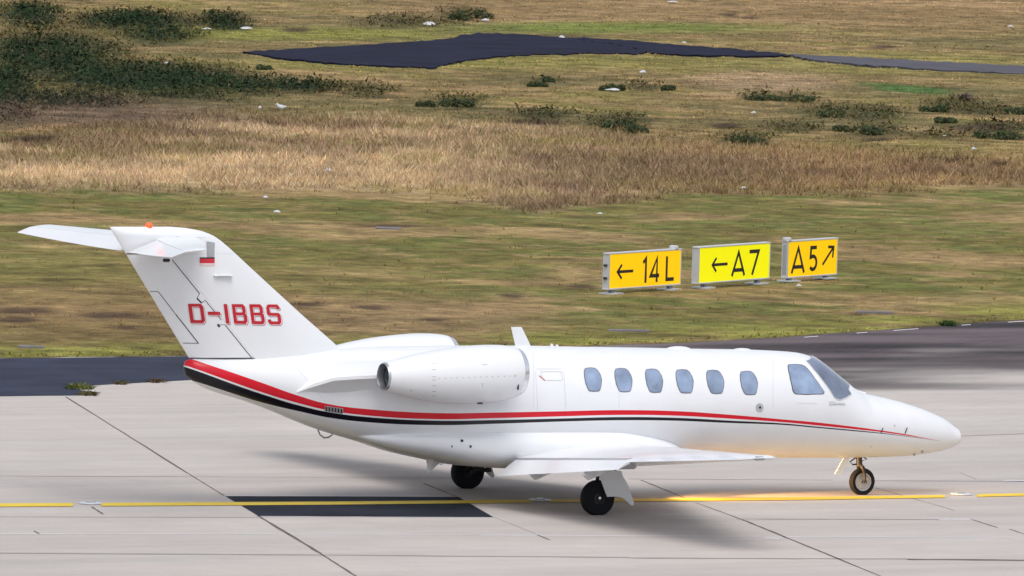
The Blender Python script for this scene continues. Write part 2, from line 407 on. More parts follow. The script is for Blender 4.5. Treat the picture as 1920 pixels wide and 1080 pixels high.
# nose belly bits
for (a, b) in ((1714,853),(1729,848)):
    P = fpt(*fhit(a, b-2), 0); mb = MB(); mb.lathe([(-.01, .02), (.015, .02), (.028, .01), (.03, 0)], P, (.1, -.3, -1), 12); mb.build('belly_light', M['navlens'], jet, smooth=True)
# antennas on the roof
def blade(name, pb0, pb1, pt1, pt0, th=.02, m=None):
    P = [PY(*p) for p in (pb0, pb1, pt1, pt0)]; V = []
    c = [np.array(p) for p in P]
    def row(a, b, t):
        L = np.linspace(0, 1, 9); pts = []
        for s in L: pts.append(a+(b-a)*s+np.array([0, -t*math.sin(math.pi*s**.7), 0]))
        for s in L[::-1][1:-1]: pts.append(a+(b-a)*s+np.array([0, t*math.sin(math.pi*s**.7), 0]))
        return pts
    r0 = row(c[0], c[1], th); r1 = row(c[3], c[2], th*.6); n = len(r0)
    mb = MB(); mb.add(r0+r1, [(k, (k+1) % n, n+(k+1) % n, n+k) for k in range(n)]+[tuple(range(n, 2*n))]); return mb.build(name, m or M['white'], jet, smooth=True)
blade('blade_antenna', (968,656), (999,656), (978,613), (958,613), .022)
blade('whip_antenna', (1032,652), (1039,652), (1037,645), (1032,644), .01)
blade('whip_antenna', (1042,652), (1049,652), (1046,646), (1042,646), .01)
for cx, cy, wd, hh in ((1272,653,23,6.5), (1391.5,654.5,17,4.5)):
    P = PY(cx, cy+1); rx = wd/111; mb = MB(); V = []; n = 24
    for i, s in enumerate((1, .97, .86, .65, .35, 0.01)):
        for k in range(n):
            a = 2*math.pi*k/n; V.append(P+np.array([rx*s*math.cos(a), .11*s*math.sin(a), -.012+hh/126*math.sqrt(1-s*s)]))
    mb.add(V, grid_faces(6, n, True)+[tuple(range(5*n, 6*n))]); mb.build('antenna_dome', M['white'], jet, smooth=True)
blade('belly_antenna', (799,862), (826,866), (806,886), (802,887), .02)
mb = MB(); mb.tube([PY(596,806), PY(600,815), PY(608,821), PY(616,820), PY(623,815)], .012, 8); mb.build('tail_skid_loop', M['steel'], jet, smooth=True)
# ------------------------------------------------------------------ fin
LEP = [(650,668),(628,645),(560,585),(500,530),(460,493),(430,465),(412,450),(400,442),(386,435.5),(370,431),(345,427),(318,425)]
TE0, TE1 = PY(355, 672), PY(208, 429)
lq = np.array([PY(*p) for p in LEP]); ztop = lq[:, 2].max()
def leX(z): o = np.argsort(lq[:, 2]); return np.interp(z, lq[o, 2], lq[o, 0])
def teX(z): return TE0[0]+(TE1[0]-TE0[0])*(z-TE0[2])/(TE1[2]-TE0[2])
def finT(X, z):                              # half thickness
    a, b = teX(z), leX(z); c = max(b-a, .05); s = np.clip((X-a)/c, 0, 1)
    cap = min(1.0, math.sqrt(max(0, (ztop+.004-z)/.10)))
    blend = .05*max(0, (2.35-z))**1.5
    return (min(.105*c, .155)*(1.0 if z > 3.6 else 1.0)*math.sin(math.pi*min(1, s**.9*.985+.012))**.72*.78+blend*math.sin(math.pi*s))*max(cap, .05)
def fin_grid(fa, fb, zs, n=22, mirror=True):
    """closed body between chordwise limits fa(z)..fb(z)"""
    V = []
    for z in zs:
        a, b = fa(z), fb(z); S = (1-np.cos(np.linspace(0, math.pi, n)))/2
        r = [(a+(b-a)*s, -finT(a+(b-a)*s, z), z) for s in S]+[(a+(b-a)*s, finT(a+(b-a)*s, z), z) for s in S[::-1]]
        V += r
    m = 2*n; return V, grid_faces(len(zs), m, True)+[tuple(range(m-1, -1, -1)), tuple(range((len(zs)-1)*m, len(zs)*m))]
H0, H1 = PY(473, 673), PY(323, 487)
def hgX(z): return H0[0]+(H1[0]-H0[0])*(z-H0[2])/(H1[2]-H0[2])
zr1 = PY(237, 476)[2]; zr0 = TE0[2]
mb = MB()
zs = np.concatenate([np.linspace(TE0[2]-.12, zr1, 26)])
V, Fc = fin_grid(lambda z: hgX(z)+.001, leX, zs); mb.add(V, Fc)
zs = np.concatenate([np.linspace(zr1+.002, ztop-.1, 10), ztop-.1*(1-np.linspace(0, 1, 8)**.6)[1:]])
V, Fc = fin_grid(teX, leX, zs); mb.add(V, Fc)
fin = mb.build('vertical_fin', M['white'], jet); autosmooth(fin, 40)
mb = MB(); zs = np.linspace(zr0+.012, zr1-.012, 24)
V, Fc = fin_grid(teX, lambda z: hgX(z)-.002, zs, 14); mb.add(V, Fc); rud = mb.build('rudder', M['white'], jet); autosmooth(rud, 40)
def finpt(px, py, off=.003):
    y = 0
    for _ in range(5): P = PY(px, py, y); y = -(finT(P[0], P[2])+off)
    return PY(px, py, y)
def fin_line(mb, a, b, w, m=0, n=10, off=.003):
    a = np.array(a, float); b = np.array(b, float); d = (b-a)/np.linalg.norm(b-a); pn = np.array([-d[1], d[0]])*w/2
    V = [finpt(*(a+(b-a)*i/n+pn*s), off) for i in range(n+1) for s in (-1, 1)]; mb.add(V, grid_faces(n+1, 2), m)
mb = MB()
for a, b, w in (((281,546.3),(297,547),1.0), ((297,547),(330,590),1.1), ((330,590),(346,610),1.8), ((346,610),(372,643.6),1.7), ((343,643.2),(373,643.8),1.1)): fin_line(mb, a, b, w)
mb.build('trim_tab', M['gap'], rud)
mb = MB()
for a, b, w in (((323,487),(374,550),1.5), ((374,550),(369,561),1.1), ((369,559),(378,568),2.8), ((378,568),(385,563),1.1), ((385,563),(415,600),1.2), ((412,609),(422,609),.8), ((408,608),(412,613),4), ((422,609),(472,671),1.4), ((356,671),(420,672.2),1.2), ((420,672.2),(474,671.5),1.6), ((238,475.3),(302,477.5),1.2)): fin_line(mb, a, b, w, 0)
for a, b, w in (((330,444),(385,446),.6),): fin_line(mb, a, b, w, 1)
mb.each('hinge_gap', [M['gap'], M['faint']], fin)
# flag, and a flat grey patch above it
def quadfin(name, q, m, off, parent): 
    mb = MB(); q = [np.array(p, float) for p in q]; V = []
    for i in range(5):
        for j in range(5):
            a = q[0]+(q[1]-q[0])*i/4; b = q[3]+(q[2]-q[3])*i/4; V.append(finpt(*(a+(b-a)*j/4), off))
    mb.add(V, grid_faces(5, 5)); return mb.build(name, m, parent)
quadfin('grey_patch', [(387,452),(403,455),(402,482),(388,482)], M['plain_grey'], .004, fin)
fl = quadfin('flag', [(374.5,482),(402.5,482),(402.5,486),(374.5,486)], M['black'], .008, fin)
quadfin('flag_band', [(374.5,486),(402.5,486),(402.5,494),(374.5,494)], M['red'], .008, fl) if False else None
mb = MB()
for yy0, yy1, k in ((482.5,485,0), (485,493.5,1), (493.5,498,2)):
    mb.add([finpt(374.5, yy0, .008), finpt(402.5, yy0-.0, .008), finpt(402.5, yy1, .008), finpt(374.5, yy1, .008)], [(0, 1, 2, 3)], k)
bpy.data.objects.remove(fl); fl = mb.build('flag', [M['black'], M['red'], M['pinkpale']], fin)
# small vane on the fin
P = finpt(417, 516.5, 0); mb = MB(); mb.box(P+np.array([0, -.02, 0]), (.30, .08, .018), bev=.006); mb.build('vane', M['white'], fin)
# registration lettering
def stroke_letters(defs):  # each letter: list of closed polygons in unit box
    return defs
def letter(ch):
    t = .235; c = .14                       # stroke width over letter width, corner cut
    h = .155
    if ch == 'D': return [[(0,0),(0,1),(1-c,1),(1,1-c),(1,c),(1-c,0)]], [[(t,h),(t,1-h),(1-t-.05,1-h),(1-t,1-h-.05),(1-t,h+.05),(1-t-.05,h)]]
    if ch == '-': return [[(0,.43),(0,.60),(1,.60),(1,.43)]], []
    if ch == 'I': return [[(.32,0),(.32,1),(.68,1),(.68,0)]], []
    if ch == 'B': return [[(0,0),(0,1),(1-c-.04,1),(1-.04,1-c),(1-.04,.60),(1-.10,.53),(1,.45),(1,c),(1-c,0)]], [[(t,h),(t,.44),(1-t-.04,.44),(1-t,.40),(1-t,h+.04),(1-t-.04,h)], [(t,.58),(t,1-h),(1-t-.08,1-h),(1-t-.04,1-h-.04),(1-t-.04,.62),(1-t-.08,.58)]]
    if ch == 'S': return [[(c,0),(1-c,0),(1,c),(1,.58-c*.6),(1-c,.58),(t+.04,.58),(t,.62),(t,1-h-.04),(t+.04,1-h),(1-t-.04,1-h),(1-t,1-h-.04),(1-t,.76),(1,.76),(1,1-c),(1-c,1),(c,1),(0,1-c),(0,.43+c*.6),(c,.43),(1-t-.04,.43),(1-t,.39),(1-t,h+.04),(1-t-.04,h),(t+.04,h),(t,h+.04),(t,.25),(0,.25),(0,c)]], []
    return [], []
def fill_polys(outer, holes, mapper):
    import bmesh
    from mathutils.geometry import tessellate_polygon
    loops = [[Vector((x, y, 0)) for x, y in p] for p in outer+holes]
    tris = tessellate_polygon(loops); flat = [v for l in loops for v in l]
    return [mapper(v.x, v.y) for v in flat], [tuple(t) for t in tris]
RED2 = mat('registration_red', (.47, .006, .018), .5)
def reg_mapper(x0, x1, dx, dy, off):
    # letter box in pixels: baseline rises slightly, letters lean with the fin plane
    def f(u, v):
        px = x0+(x1-x0)*u+dx; top = 569.5+(px-352)*.008; bot = 605.5+(px-352)*.018
        py = bot+(top-bot)*v+dy; return finpt(px-(v-.5)*5.0*1.0, py, off)
    return f
LET = [('D', 355, 383), ('-', 390, 413), ('I', 416, 434), ('B', 437, 462.5), ('B', 470, 495), ('S', 501, 526)]
for ch, a, b in LET:
    o_, h_ = letter(ch); mb0 = MB()
    for k, (dx, dy, off) in enumerate(((2.2, 2.0, .006), (1.3, 1.1, .008), (0, 0, .010))):
        V, T = fill_polys(o_, h_, reg_mapper(a, b, dx, dy, off)); mb0.add(V, T, k)
    mb0.build('registration_letter', [RED2, M['white'], RED2], fin)
# beacon
P = PY(279, 424.5); mb = MB(); mb.lathe([(-.02, .05), (.012, .05), (.035, .042), (.05, .025), (.056, 0)], P, (0, 0, 1), 20); mb.build('beacon', M['beacon'], fin, smooth=True)
# ------------------------------------------------------------------ lifting surfaces
def foil(n=20, t=.12):
    S = (1-np.cos(np.linspace(0, math.pi, n)))/2
    y = t/.2*(.2969*np.sqrt(S)-.126*S-.3516*S**2+.2843*S**3-.1036*S**4)
    return S, y
def surface(name, stations, parent, material, side=-1, s0=0.0, s1=1.0, n=20, droop=0.0, smooth=40):
    """stations: (Y, LE xyz z, chord, z, thickness, twist); chordwise part s0..s1 (0 at leading edge)"""
    S = (1-np.cos(np.linspace(0, math.pi, n)))/2; S = s0+(s1-s0)*S; V = []
    for (Y, xl, z, c, t, tw) in stations:
        yy = t/.2*(.2969*np.sqrt(S)-.126*S-.3516*S**2+.2843*S**3-.1036*S**4)
        up = []; dn = []
        for s, h in zip(S, yy):
            for lst, sg in ((up, 1), (dn, -1)):
                X = s*c; Z = sg*h*c+.02*c*math.sin(math.pi*s)
                if droop: 
                    hx = s0*c; dx = X-hx; X = hx+dx*math.cos(droop)+Z*math.sin(droop)*0; Z = Z-dx*math.sin(droop)
                ct, st = math.cos(tw), math.sin(tw)
                lst.append((xl-(X*ct+Z*st*0), side*Y, z-X*st+Z*ct))
        V += up+dn[::-1]
    m = 2*n; Fc = grid_faces(len(stations), m, True)+[tuple(range(m-1, -1, -1)), tuple(range((len(stations)-1)*m, len(stations)*m))]
    mb = MB(); mb.add(V, Fc); o = mb.build(name, material, parent); autosmooth(o, smooth); return o
# horizontal stabiliser
for side in (-1, 1):
    lr = (-5.45, 3.85); lt = (-6.62, 3.90)
    st = []
    for f in np.linspace(0, 1, 8):
        Y = .03+f*2.52; xl = lr[0]+(lt[0]-lr[0])*f; c = 1.24+(.56-1.24)*f; st.append((Y, xl, lr[1]+(lt[1]-lr[1])*f, c, .10-.015*f, R(3+4*f)))
    for f in (.35, .7, .95):
        st.append((2.55+f*.07, lt[0]-.02*f-.06*f*f, lt[1]-.004*f, .56-.08*f*f, .085*math.sqrt(1-f*f*.98), R(7)))
    stab = surface('horizontal_stabilizer', st, jet, M['white'], side, 0, .62)
    st2 = st[:8]
    st2 = [(Y+(.12 if i == 0 else 0), xl, z, c, t, tw) for i, (Y, xl, z, c, t, tw) in enumerate(st2)]
    surface('elevator', st2, stab, M['white'], side, .632, 1.0, 12, droop=R(11))
    surface('tip_cap', st[7:], stab, M['white'], side, .61, 1.0, 12, droop=R(11))
P = PY(312, 488, -.30); mb = MB(); mb.box(P, (.10, .05, .05), bev=.01); mb.build('hinge_bracket', M['darkmetal'], jet)
# ------------------------------------------------------------------ wing fairing and wings
def fairing():
    global wf
    xs = np.linspace(-3.25, 2.35, 66); n = 48; V = []
    kx = [-3.25,-2.85,-2.4,-1.94,-1.34,0,1,1.6,2.05,2.35]
    wf = pchip(kx, [.10,.38,.58,.71,.81,.87,.86,.80,.68,.45]); hf = pchip(kx, [.03,.10,.20,.27,.33,.36,.35,.29,.19,.06]); zf = pchip(kx, [1.13,1.02,.98,.95,.90,.85,.84,.80,.76,.72])
    for X in xs:
        for k in range(n):
            a = 2*math.pi*k/n; c, s = math.cos(a), math.sin(a); e = 2/2.3
            V.append((X, wf(X)*abs(s)**e*(1 if s > 0 else -1), zf(X)+hf(X)*abs(c)**e*(1 if c > 0 else -1)))
    mb = MB(); mb.add(V, grid_faces(66, n, True)+[tuple(range(n-1, -1, -1)), tuple(range(65*n, 66*n))]); o = mb.build('wing_fairing', M['white'], jet); autosmooth(o, 60); return o
wf_ = fairing()
mb = MB()
for (a, b) in ((847.6,836.5), (865.8,826.3), (881.6,837)):
    P = PY(a, b, -.8); P = PY(a, b, -float(wf(P[0]))*.985); mb.box(P, (.035, .03, .035))
mb.each('vent_hole', M['gap'], wf_)
WLE = lambda Y: 2.0+(Y-.85)*(-2.17)/(7.5-.85)
WTE = lambda Y: -1.10+.30*(Y-.85)/6.65
WZ = lambda Y: .715+(Y-.85)*.093
for side in (-1, 1):
    w = jet
    def stn(Ys): return [(Y, WLE(Y), WZ(Y), WLE(Y)-WTE(Y), .108-.012*(Y/7.5), R(1.2)) for Y in Ys]
    inner = stn(np.linspace(.5, 7.35, 26))
    wing = surface('wing', inner, jet, M['white'], side, 0, .865, 26)
    # rounded tip
    tip = [(7.35, WLE(7.35), WZ(7.35), WLE(7.35)-WTE(7.35), .105, R(1.5)), (7.45, WLE(7.45)-.01, WZ(7.45), .63, .10, R(1.5)), (7.53, WLE(7.5)-.06, WZ(7.5)+.003, .55, .075, R(1.5)), (7.56, WLE(7.5)-.13, WZ(7.5)+.004, .42, .03, R(1.5))]
    surface('wing_tip', tip, wing, M['white'], side, 0, 1.0, 24)
    surface('flap', [(a, b, c-.022, d, e, f) for a, b, c, d, e, f in stn(np.linspace(.86, 4.30, 10))], wing, M['white'], side, .884, 1.0, 12, droop=R(26))
    surface('aileron', stn(np.linspace(4.36, 7.33, 10)), wing, M['white'], side, .875, 1.0, 12, droop=R(2))
    mb = MB(); Y = 7.54; mb.lathe([(-.10, .012), (-.06, .03), (.05, .028), (.10, .01)], (WLE(7.5)-.30, side*(Y-.01), WZ(7.5)+.0), (1, 0, 0), 14); mb.build('navigation_light', M['navlens'], wing, smooth=True)
    for Y, dx in ((1.75, .0), (3.35, .0)):
        x1 = -.72; z = WZ(Y)-.10
        mb = MB(); mb.prism([(x1+.62, side*Y-.03, z+.05), (x1+.05, side*Y-.03, z-.12), (x1-.16, side*Y-.03, z-.20), (x1-.25, side*Y-.03, z-.12), (x1-.05, side*Y-.03, z+.02)], (0, .06, 0)); mb.build('flap_track_fairing', M['lightgrey'], wing)
# ------------------------------------------------------------------ engines
NA = M['white']
for side in (-1, 1):
    yc = 1.07*side
    A0 = PY(721, 706, -1.07); A1 = PY(982, 697, -1.07)
    x0, x1 = A0[0], A1[0]-.07; z0, z1 = A0[2], A1[2]; Ln = x1-x0
    T = [0, .03, .10, .2, .3, .4, .5, .6, .7, .8, .88, .94, .975, .992, 1.0]
    RR = [.200, .222, .262, .312, .352, .384, .405, .418, .424, .417, .400, .376, .352, .335, .318]
    n = 56; V = []; Fc = []
    rT = pchip(T, RR); TT = np.concatenate([np.linspace(0, .94, 34), [.955, .97, .982, .991, .997, 1.0]])
    rows = [(x0+Ln*t, z0+(z1-z0)*t-.02*math.sin(math.pi*t), float(rT(t))) for t in TT]
    inn = [(x1-.01, z1, .308), (x1-.05, z1, .297), (x1-.18, z1, .290), (x1-.45, z1, .285)]
    def ring(x, z, r):
        out = []
        for k in range(n):
            a = 2*math.pi*k/n; out.append((x, yc+r*math.sin(a), z+r*math.cos(a)))
        return out
    k0 = 34
    for r in rows[:k0+1]: V += ring(*r)
    mb = MB(); mb.add(V, grid_faces(k0+1, n, True))
    nac = mb.build('engine_nacelle', NA, jet); autosmooth(nac, 50)
    mb = MB(); V = []
    for r in rows[k0:]+inn: V += ring(*r)
    mb.add(V, grid_faces(len(rows[k0:])+len(inn), n, True)); mb.build('intake_lip', M['lip'], nac, smooth=True)
    mb = MB(); V = []
    for r in [(x1-.45, z1, .285), (x1-.451, z1, .08), (x1-.38, z1, .06), (x1-.30, z1, .001)]: V += ring(*r)
    mb.add(V, grid_faces(4, n, True)); mb.build('fan', M['soot'], nac, smooth=True)
    mb = MB(); V = []
    for r in [(x0+.01, z0, .203), (x0-.01, z0, .201), (x0-.025, z0, .197), (x0-.028, z0, .188), (x0-.01, z0, .184), (x0+.1, z0, .18)]: V += ring(*r)
    mb.add(V, grid_faces(6, n, True)); mb.build('exhaust_nozzle', M['steel'], nac, smooth=True)
    mb = MB(); V = []
    for r in [(x0+.07, z0, .181), (x0+.08, z0, .12), (x0+.05, z0, .09), (x0-.0, z0, .002)]: V += ring(*r)
    mb.add(V, grid_faces(4, n, True)); mb.build('exhaust_core', M['soot'], nac, smooth=True)
    if side == -1:
        mb = MB()
        def nhit(px, py, off=.003):
            Y = np.linspace(-1.6, -.9, 400); v = ray(px, py); P = CP+v*((Y-CP[1])/v[1])[:, None]
            t = np.clip((P[:, 0]-x0)/Ln, 0, 1); zc = z0+(z1-z0)*t-.02*np.sin(math.pi*t); r = rT(t)+off
            g = (P[:, 1]-yc)**2+(P[:, 2]-zc)**2-r*r; k = np.where(g < 0)[0]
            return P[k[0]] if len(k) else P[np.argmin(g)]
        def nq(cx, cy, w, h): mb.add([nhit(cx-w/2, cy-h/2), nhit(cx+w/2, cy-h/2), nhit(cx+w/2, cy+h/2), nhit(cx-w/2, cy+h/2)], [(0, 1, 2, 3)])
        for y in (682, 693, 706.5, 712.5, 723.5, 734, 742.5): nq(814, y, 7, .9)
        for x in np.linspace(824, 968, 14): nq(x, 709.5-(x-824)*.033, 1.6, 1.6)
        nq(909, 683.5, 10, .8); nq(905, 722, .9, 8); nq(965, 705, 1, 5); nq(771, 732.5, 3, 1.2)
        mb.each('latch', mat('latch_grey', (.30, .31, .34), .5), nac)
        mb = MB(); P = nhit(971.5, 725); mb.box(P, (.02, .02, .09)); P = nhit(901, 755); mb.box(P+np.array([0, .02, -.01]), (.07, .05, .02)); mb.each('drain', M['gap'], nac)
    # pylon: from the fuselage side into the nacelle, drawn out aft into a wedge with a grey underside
    SEC = [(-4.10, (.40,1.70), (.44,1.69), (.40,1.67)), (-3.90, (.36,1.92), (.56,1.80), (.45,1.68)), (-3.65, (.32,2.08), (.72,1.90), (.52,1.69)), (-3.30, (.32,2.14), (.79,1.925), (.56,1.70)), (-2.98, (.32,2.16), (.86,1.94), (.58,1.72)), (-2.2, (.32,2.16), (1.0,1.97), (.60,1.74)), (-1.3, (.32,2.13), (1.0,1.98), (.62,1.76)), (-.85, (.4,2.02), (.9,1.96), (.6,1.86))]
    V = []
    for X, T_, E_, B_ in SEC:
        T_, E_, B_ = map(np.array, (T_, E_, B_)); e = .022 if X > -4 else .004
        pts = [T_, T_*.6+E_*.4+np.array([.01, .02]), T_*.2+E_*.8+np.array([.01, .015]), E_+np.array([0, e]), E_-np.array([0, e]), E_*.5+B_*.5+np.array([.0, .0]), B_, np.array([.15, (T_[1]+B_[1])/2])]
        V += [(X, side*q[0], q[1]) for q in pts]
    mb = MB(); mb.add(V, grid_faces(len(SEC), 8, True)+[tuple(range(7, -1, -1)), tuple(range((len(SEC)-1)*8, len(SEC)*8))])
    o = mb.build('engine_pylon', M['white'], jet); autosmooth(o, 28)
# ------------------------------------------------------------------ landing gear
def wheel(cx, cy, cz, r, wd, parent, hub_r, hubm, names=('tyre', 'rim')):
    rr = wd/2
    prof_ = [(-rr*.55, hub_r), (-rr*.85, hub_r*1.08), (-rr, r*.80), (-rr*.93, r*.90), (-rr*.62, r*.975), (-rr*.5, r*.978), (-rr*.47, r*.965), (-rr*.42, r*.985), (-rr*.05, r), (rr*.05, r), (rr*.42, r*.985), (rr*.47, r*.965), (rr*.5, r*.978), (rr*.62, r*.975), (rr*.93, r*.90), (rr, r*.80), (rr*.85, hub_r*1.08), (rr*.55, hub_r)]
    mb = MB(); mb.lathe(prof_, (cx, cy, cz), (0, 1, 0), 48)
    # flatten where it carries the load
    mb.v = [(x, y, max(z, .002)) for x, y, z in mb.v]
    mb.build(names[0], M['rubber'], parent, smooth=True)
    mb = MB(); mb.lathe([(-rr*.50, 0), (-rr*.62, hub_r*.25), (-rr*.40, hub_r*.35), (-rr*.35, hub_r*.8), (-rr*.75, hub_r*.92), (-rr*.78, hub_r*1.03), (-rr*.5, hub_r*1.06), (rr*.5, hub_r*1.06), (rr*.78, hub_r*1.03), (rr*.75, hub_r*.92), (rr*.35, hub_r*.8), (rr*.40, hub_r*.35), (rr*.62, hub_r*.25), (rr*.5, 0)], (cx, cy, cz), (0, 1, 0), 32)
    for k in range(8):
        a = 2*math.pi*k/8
        mb.lathe([(-rr*.38-.012, .0), (-rr*.38-.012, .010), (-rr*.3, .010)], (cx+hub_r*.6*math.cos(a), cy, cz+hub_r*.6*math.sin(a)), (0, 1, 0), 8)
    mb.build(names[1], hubm, parent, smooth=True)
for side in (-1, 1):
    g = bpy.data.objects.new('main_landing_gear', None); col.objects.link(g); g.parent = jet; g.location = (0, side*2.03, 0)
    rt = .262; cz = .250
    cx = 0.0 if side == -1 else -.0
    wheel(cx, side*2.03, cz, rt, .165, g, .085, M['darkmetal'])
    mb = MB(); mb.lathe([(0, .022), (.012, .022), (.014, 0)], (cx, side*2.03-.062, cz), (0, -1, 0), 14); mb.build('axle_cap', M['chrome'], g, smooth=True)
    mb = MB()
    topz = .74
    mb.tube([(cx+.28, side*1.93, cz+.02), (cx+.14, side*1.93, cz+.05), (cx, side*1.93, cz)], [.03, .035, .04], 10)
    mb.tube([(cx+.30, side*1.93, cz), (cx+.30, side*1.95, topz)], .045, 12)
    mb.tube([(cx+.05, side*1.94, cz+.06), (cx+.03, side*1.96, cz+.30), (cx+.05, side*1.98, topz)], [.022, .03, .035], 10)
    mb.tube([(cx, side*1.90, cz), (cx, side*2.05, cz)], .035, 12)
    mb.build('strut', M['darkmetal'], g, smooth=True)
    # gear door, hung outboard of the leg
    yd = -2.17
    q = [PY(a, b, yd) for a, b in ((1119,881),(1165,883),(1168,893),(1176,906),(1183,925),(1189,944),(1187,948),(1184,948),(1176,941),(1169,934),(1158,931),(1139,931.5),(1136,924),(1128,902))]
    q = [np.array([p[0], side*abs(p[1]), p[2]]) for p in q]
    mb = MB(); mb.prism(q, (0, .022, 0)); o = mb.build('gear_door', M['white'], g)
    # wing-side stub of the door
    mb = MB(); mb.box((cx+.35, side*2.10, .72), (.42, .14, .10), bev=.02); mb.build('door_hinge', M['lightgrey'], g)
g = bpy.data.objects.new('nose_landing_gear', None); col.objects.link(g); g.parent = jet
NX = PY(1616, 904, 0)[0]; g.location = (NX, 0, 0)
wheel(NX, 0, .203, .208, .115, g, .135*.98, M['hub'])
mb = MB()
for s in (-1, 1):
    mb.tube([(NX, s*.088, .205), (NX-.01, s*.088, .33), (NX-.03, s*.07, .42), (NX-.05, s*.02, .46)], [.020, .026, .03, .03], 10)
mb.tube([(NX, -.09, .203), (NX, .09, .203)], .016, 10)
mb.tube([(NX-.05, 0, .44), (NX-.08, 0, .72)], [.045, .05], 14)
mb.tube([(NX-.04, 0, .50), (NX+.07, 0, .54), (NX-.04, 0, .60)], .014, 8)
mb.tube([(NX-.05, 0, .47), (NX-.17, 0, .46), (NX-.22, 0, .50), (NX-.10, 0, .58)], .012, 8)
mb.lathe([(-.012, .03), (.0, .034), (.012, .03)], (NX, -.098, .203), (0, 1, 0), 14)
mb.build('fork', M['darkmetal'], g, smooth=True)
yd = -.12
mb = MB(); mb.prism([PY(a, b, yd) for a, b in ((1582,859),(1594,859),(1577.5,891),(1565.5,888.5))], (0, .015, 0)); mb.build('gear_door', M['white'], g)
mb = MB(); mb.prism([PY(a, b, .10) for a, b in ((1562,853),(1592,856),(1592,861),(1574,859))], (0, .015, 0)); mb.build('gear_door', M['white'], g)
mb = MB(); mb.box((NX-.08, 0, .60), (.30, .18, .03)); mb.build('wheel_well', M['gap'], g)
# ---- taxi lamps under the belly fairing (lit in the photograph)
def spot(name, loc, target, e, ang, blend, colr, size=.04):
    l = bpy.data.lights.new(name, 'SPOT'); l.energy = e; l.spot_size = R(ang); l.spot_blend = blend; l.color = colr; l.shadow_soft_size = size
    o = bpy.data.objects.new(name, l); col.objects.link(o); o.location = loc
    o.rotation_euler = (Vector(target)-Vector(loc)).to_track_quat('-Z', 'Y').to_euler(); o.parent = jet; return o
for s in (-1, 1):
    mb = MB(); mb.lathe([(-.16, .01), (-.10, .035), (-.03, .05), (.0, .05), (.0, .044), (-.012, .04)], (1.62, s*.16, .53), (1, 0, -.05), 20); o = mb.build('taxi_lamp', M['white'], jet, smooth=True)
    mb = MB(); mb.lathe([(-.012, .04), (-.012, .0)], (1.62, s*.16, .53), (1, 0, -.05), 20); mb.build('lens', M['lamp'], o, smooth=True)
    spot('taxi_lamp_beam', (1.68, s*.16, .525), (3.8 if s < 0 else 7.0, s*.02, 0.0), 800 if s < 0 else 6500, 58 if s < 0 else 22, 1.0, (1, .52, .16))
# ------------------------------------------------------------------ pavement
def attr_material(name, rough=.95, nscale=3.0, amp=.25, fine=30.0, famp=.25, bump=.3, spec=.2, cross=(1, 1)):
    m = bpy.data.materials.new(name); m.use_nodes = True; n = m.node_tree; p = n.nodes['Principled BSDF']; L = n.links
    p.inputs['Roughness'].default_value = rough; p.inputs['Specular IOR Level'].default_value = spec
    at = n.nodes.new('ShaderNodeAttribute'); at.attribute_name = 'tone'
    tc = n.nodes.new('ShaderNodeTexCoord'); fac = None
    for sc_, a in ((nscale, amp), (fine, famp)):
        nz = n.nodes.new('ShaderNodeTexNoise'); nz.inputs['Scale'].default_value = sc_; nz.inputs['Detail'].default_value = 7; nz.inputs['Roughness'].default_value = .65
        L.new(tc.outputs['Object'], nz.inputs['Vector'])
        mr = n.nodes.new('ShaderNodeMapRange'); mr.inputs['From Min'].default_value = .3; mr.inputs['From Max'].default_value = .7; mr.inputs['To Min'].default_value = 1-a; mr.inputs['To Max'].default_value = 1+a
        L.new(nz.outputs['Fac'], mr.inputs['Value'])
        if fac is None: fac = mr.outputs[0]
        else:
            mu = n.nodes.new('ShaderNodeMath'); mu.operation = 'MULTIPLY'; L.new(fac, mu.inputs[0]); L.new(mr.outputs[0], mu.inputs[1]); fac = mu.outputs[0]
    mx = n.nodes.new('ShaderNodeMix'); mx.data_type = 'RGBA'; mx.blend_type = 'MULTIPLY'; mx.inputs['Factor'].default_value = 1
    L.new(at.outputs['Color'], mx.inputs['A']); L.new(fac, mx.inputs['B']); L.new(mx.outputs['Result'], p.inputs['Base Color'])
    if bump:
        bp = n.nodes.new('ShaderNodeBump'); bp.inputs['Strength'].default_value = bump; bp.inputs['Distance'].default_value = .05
        L.new(fac, bp.inputs['Height']); L.new(bp.outputs[0], p.inputs['Normal'])
    return m
def vnoise(x, y, seed=0):
    """smooth value noise on arrays"""
    xi = np.floor(x).astype(np.int64); yi = np.floor(y).astype(np.int64); fx = x-xi; fy = y-yi
    fx = fx*fx*(3-2*fx); fy = fy*fy*(3-2*fy)
    def h(a, b):
        v = (a*374761393+b*668265263+seed*1442695041) & 0x7fffffff; v = ((v ^ (v >> 13))*1274126177) & 0x7fffffff; v = v ^ (v >> 16)
        return (v & 0xffff)/65535.0
    return (h(xi, yi)*(1-fx)+h(xi+1, yi)*fx)*(1-fy)+(h(xi, yi+1)*(1-fx)+h(xi+1, yi+1)*fx)*fy
def fbm(x, y, seed=0, oct=4):
    s = 0; a = .5; t = 0
    for k in range(oct): s = s+a*vnoise(x*2**k, y*2**k, seed+k*17); t += a; a *= .55
    return s/t
def sstep(a, b, x): t = np.clip((x-a)/(b-a), 0, 1); return t*t*(3-2*t)
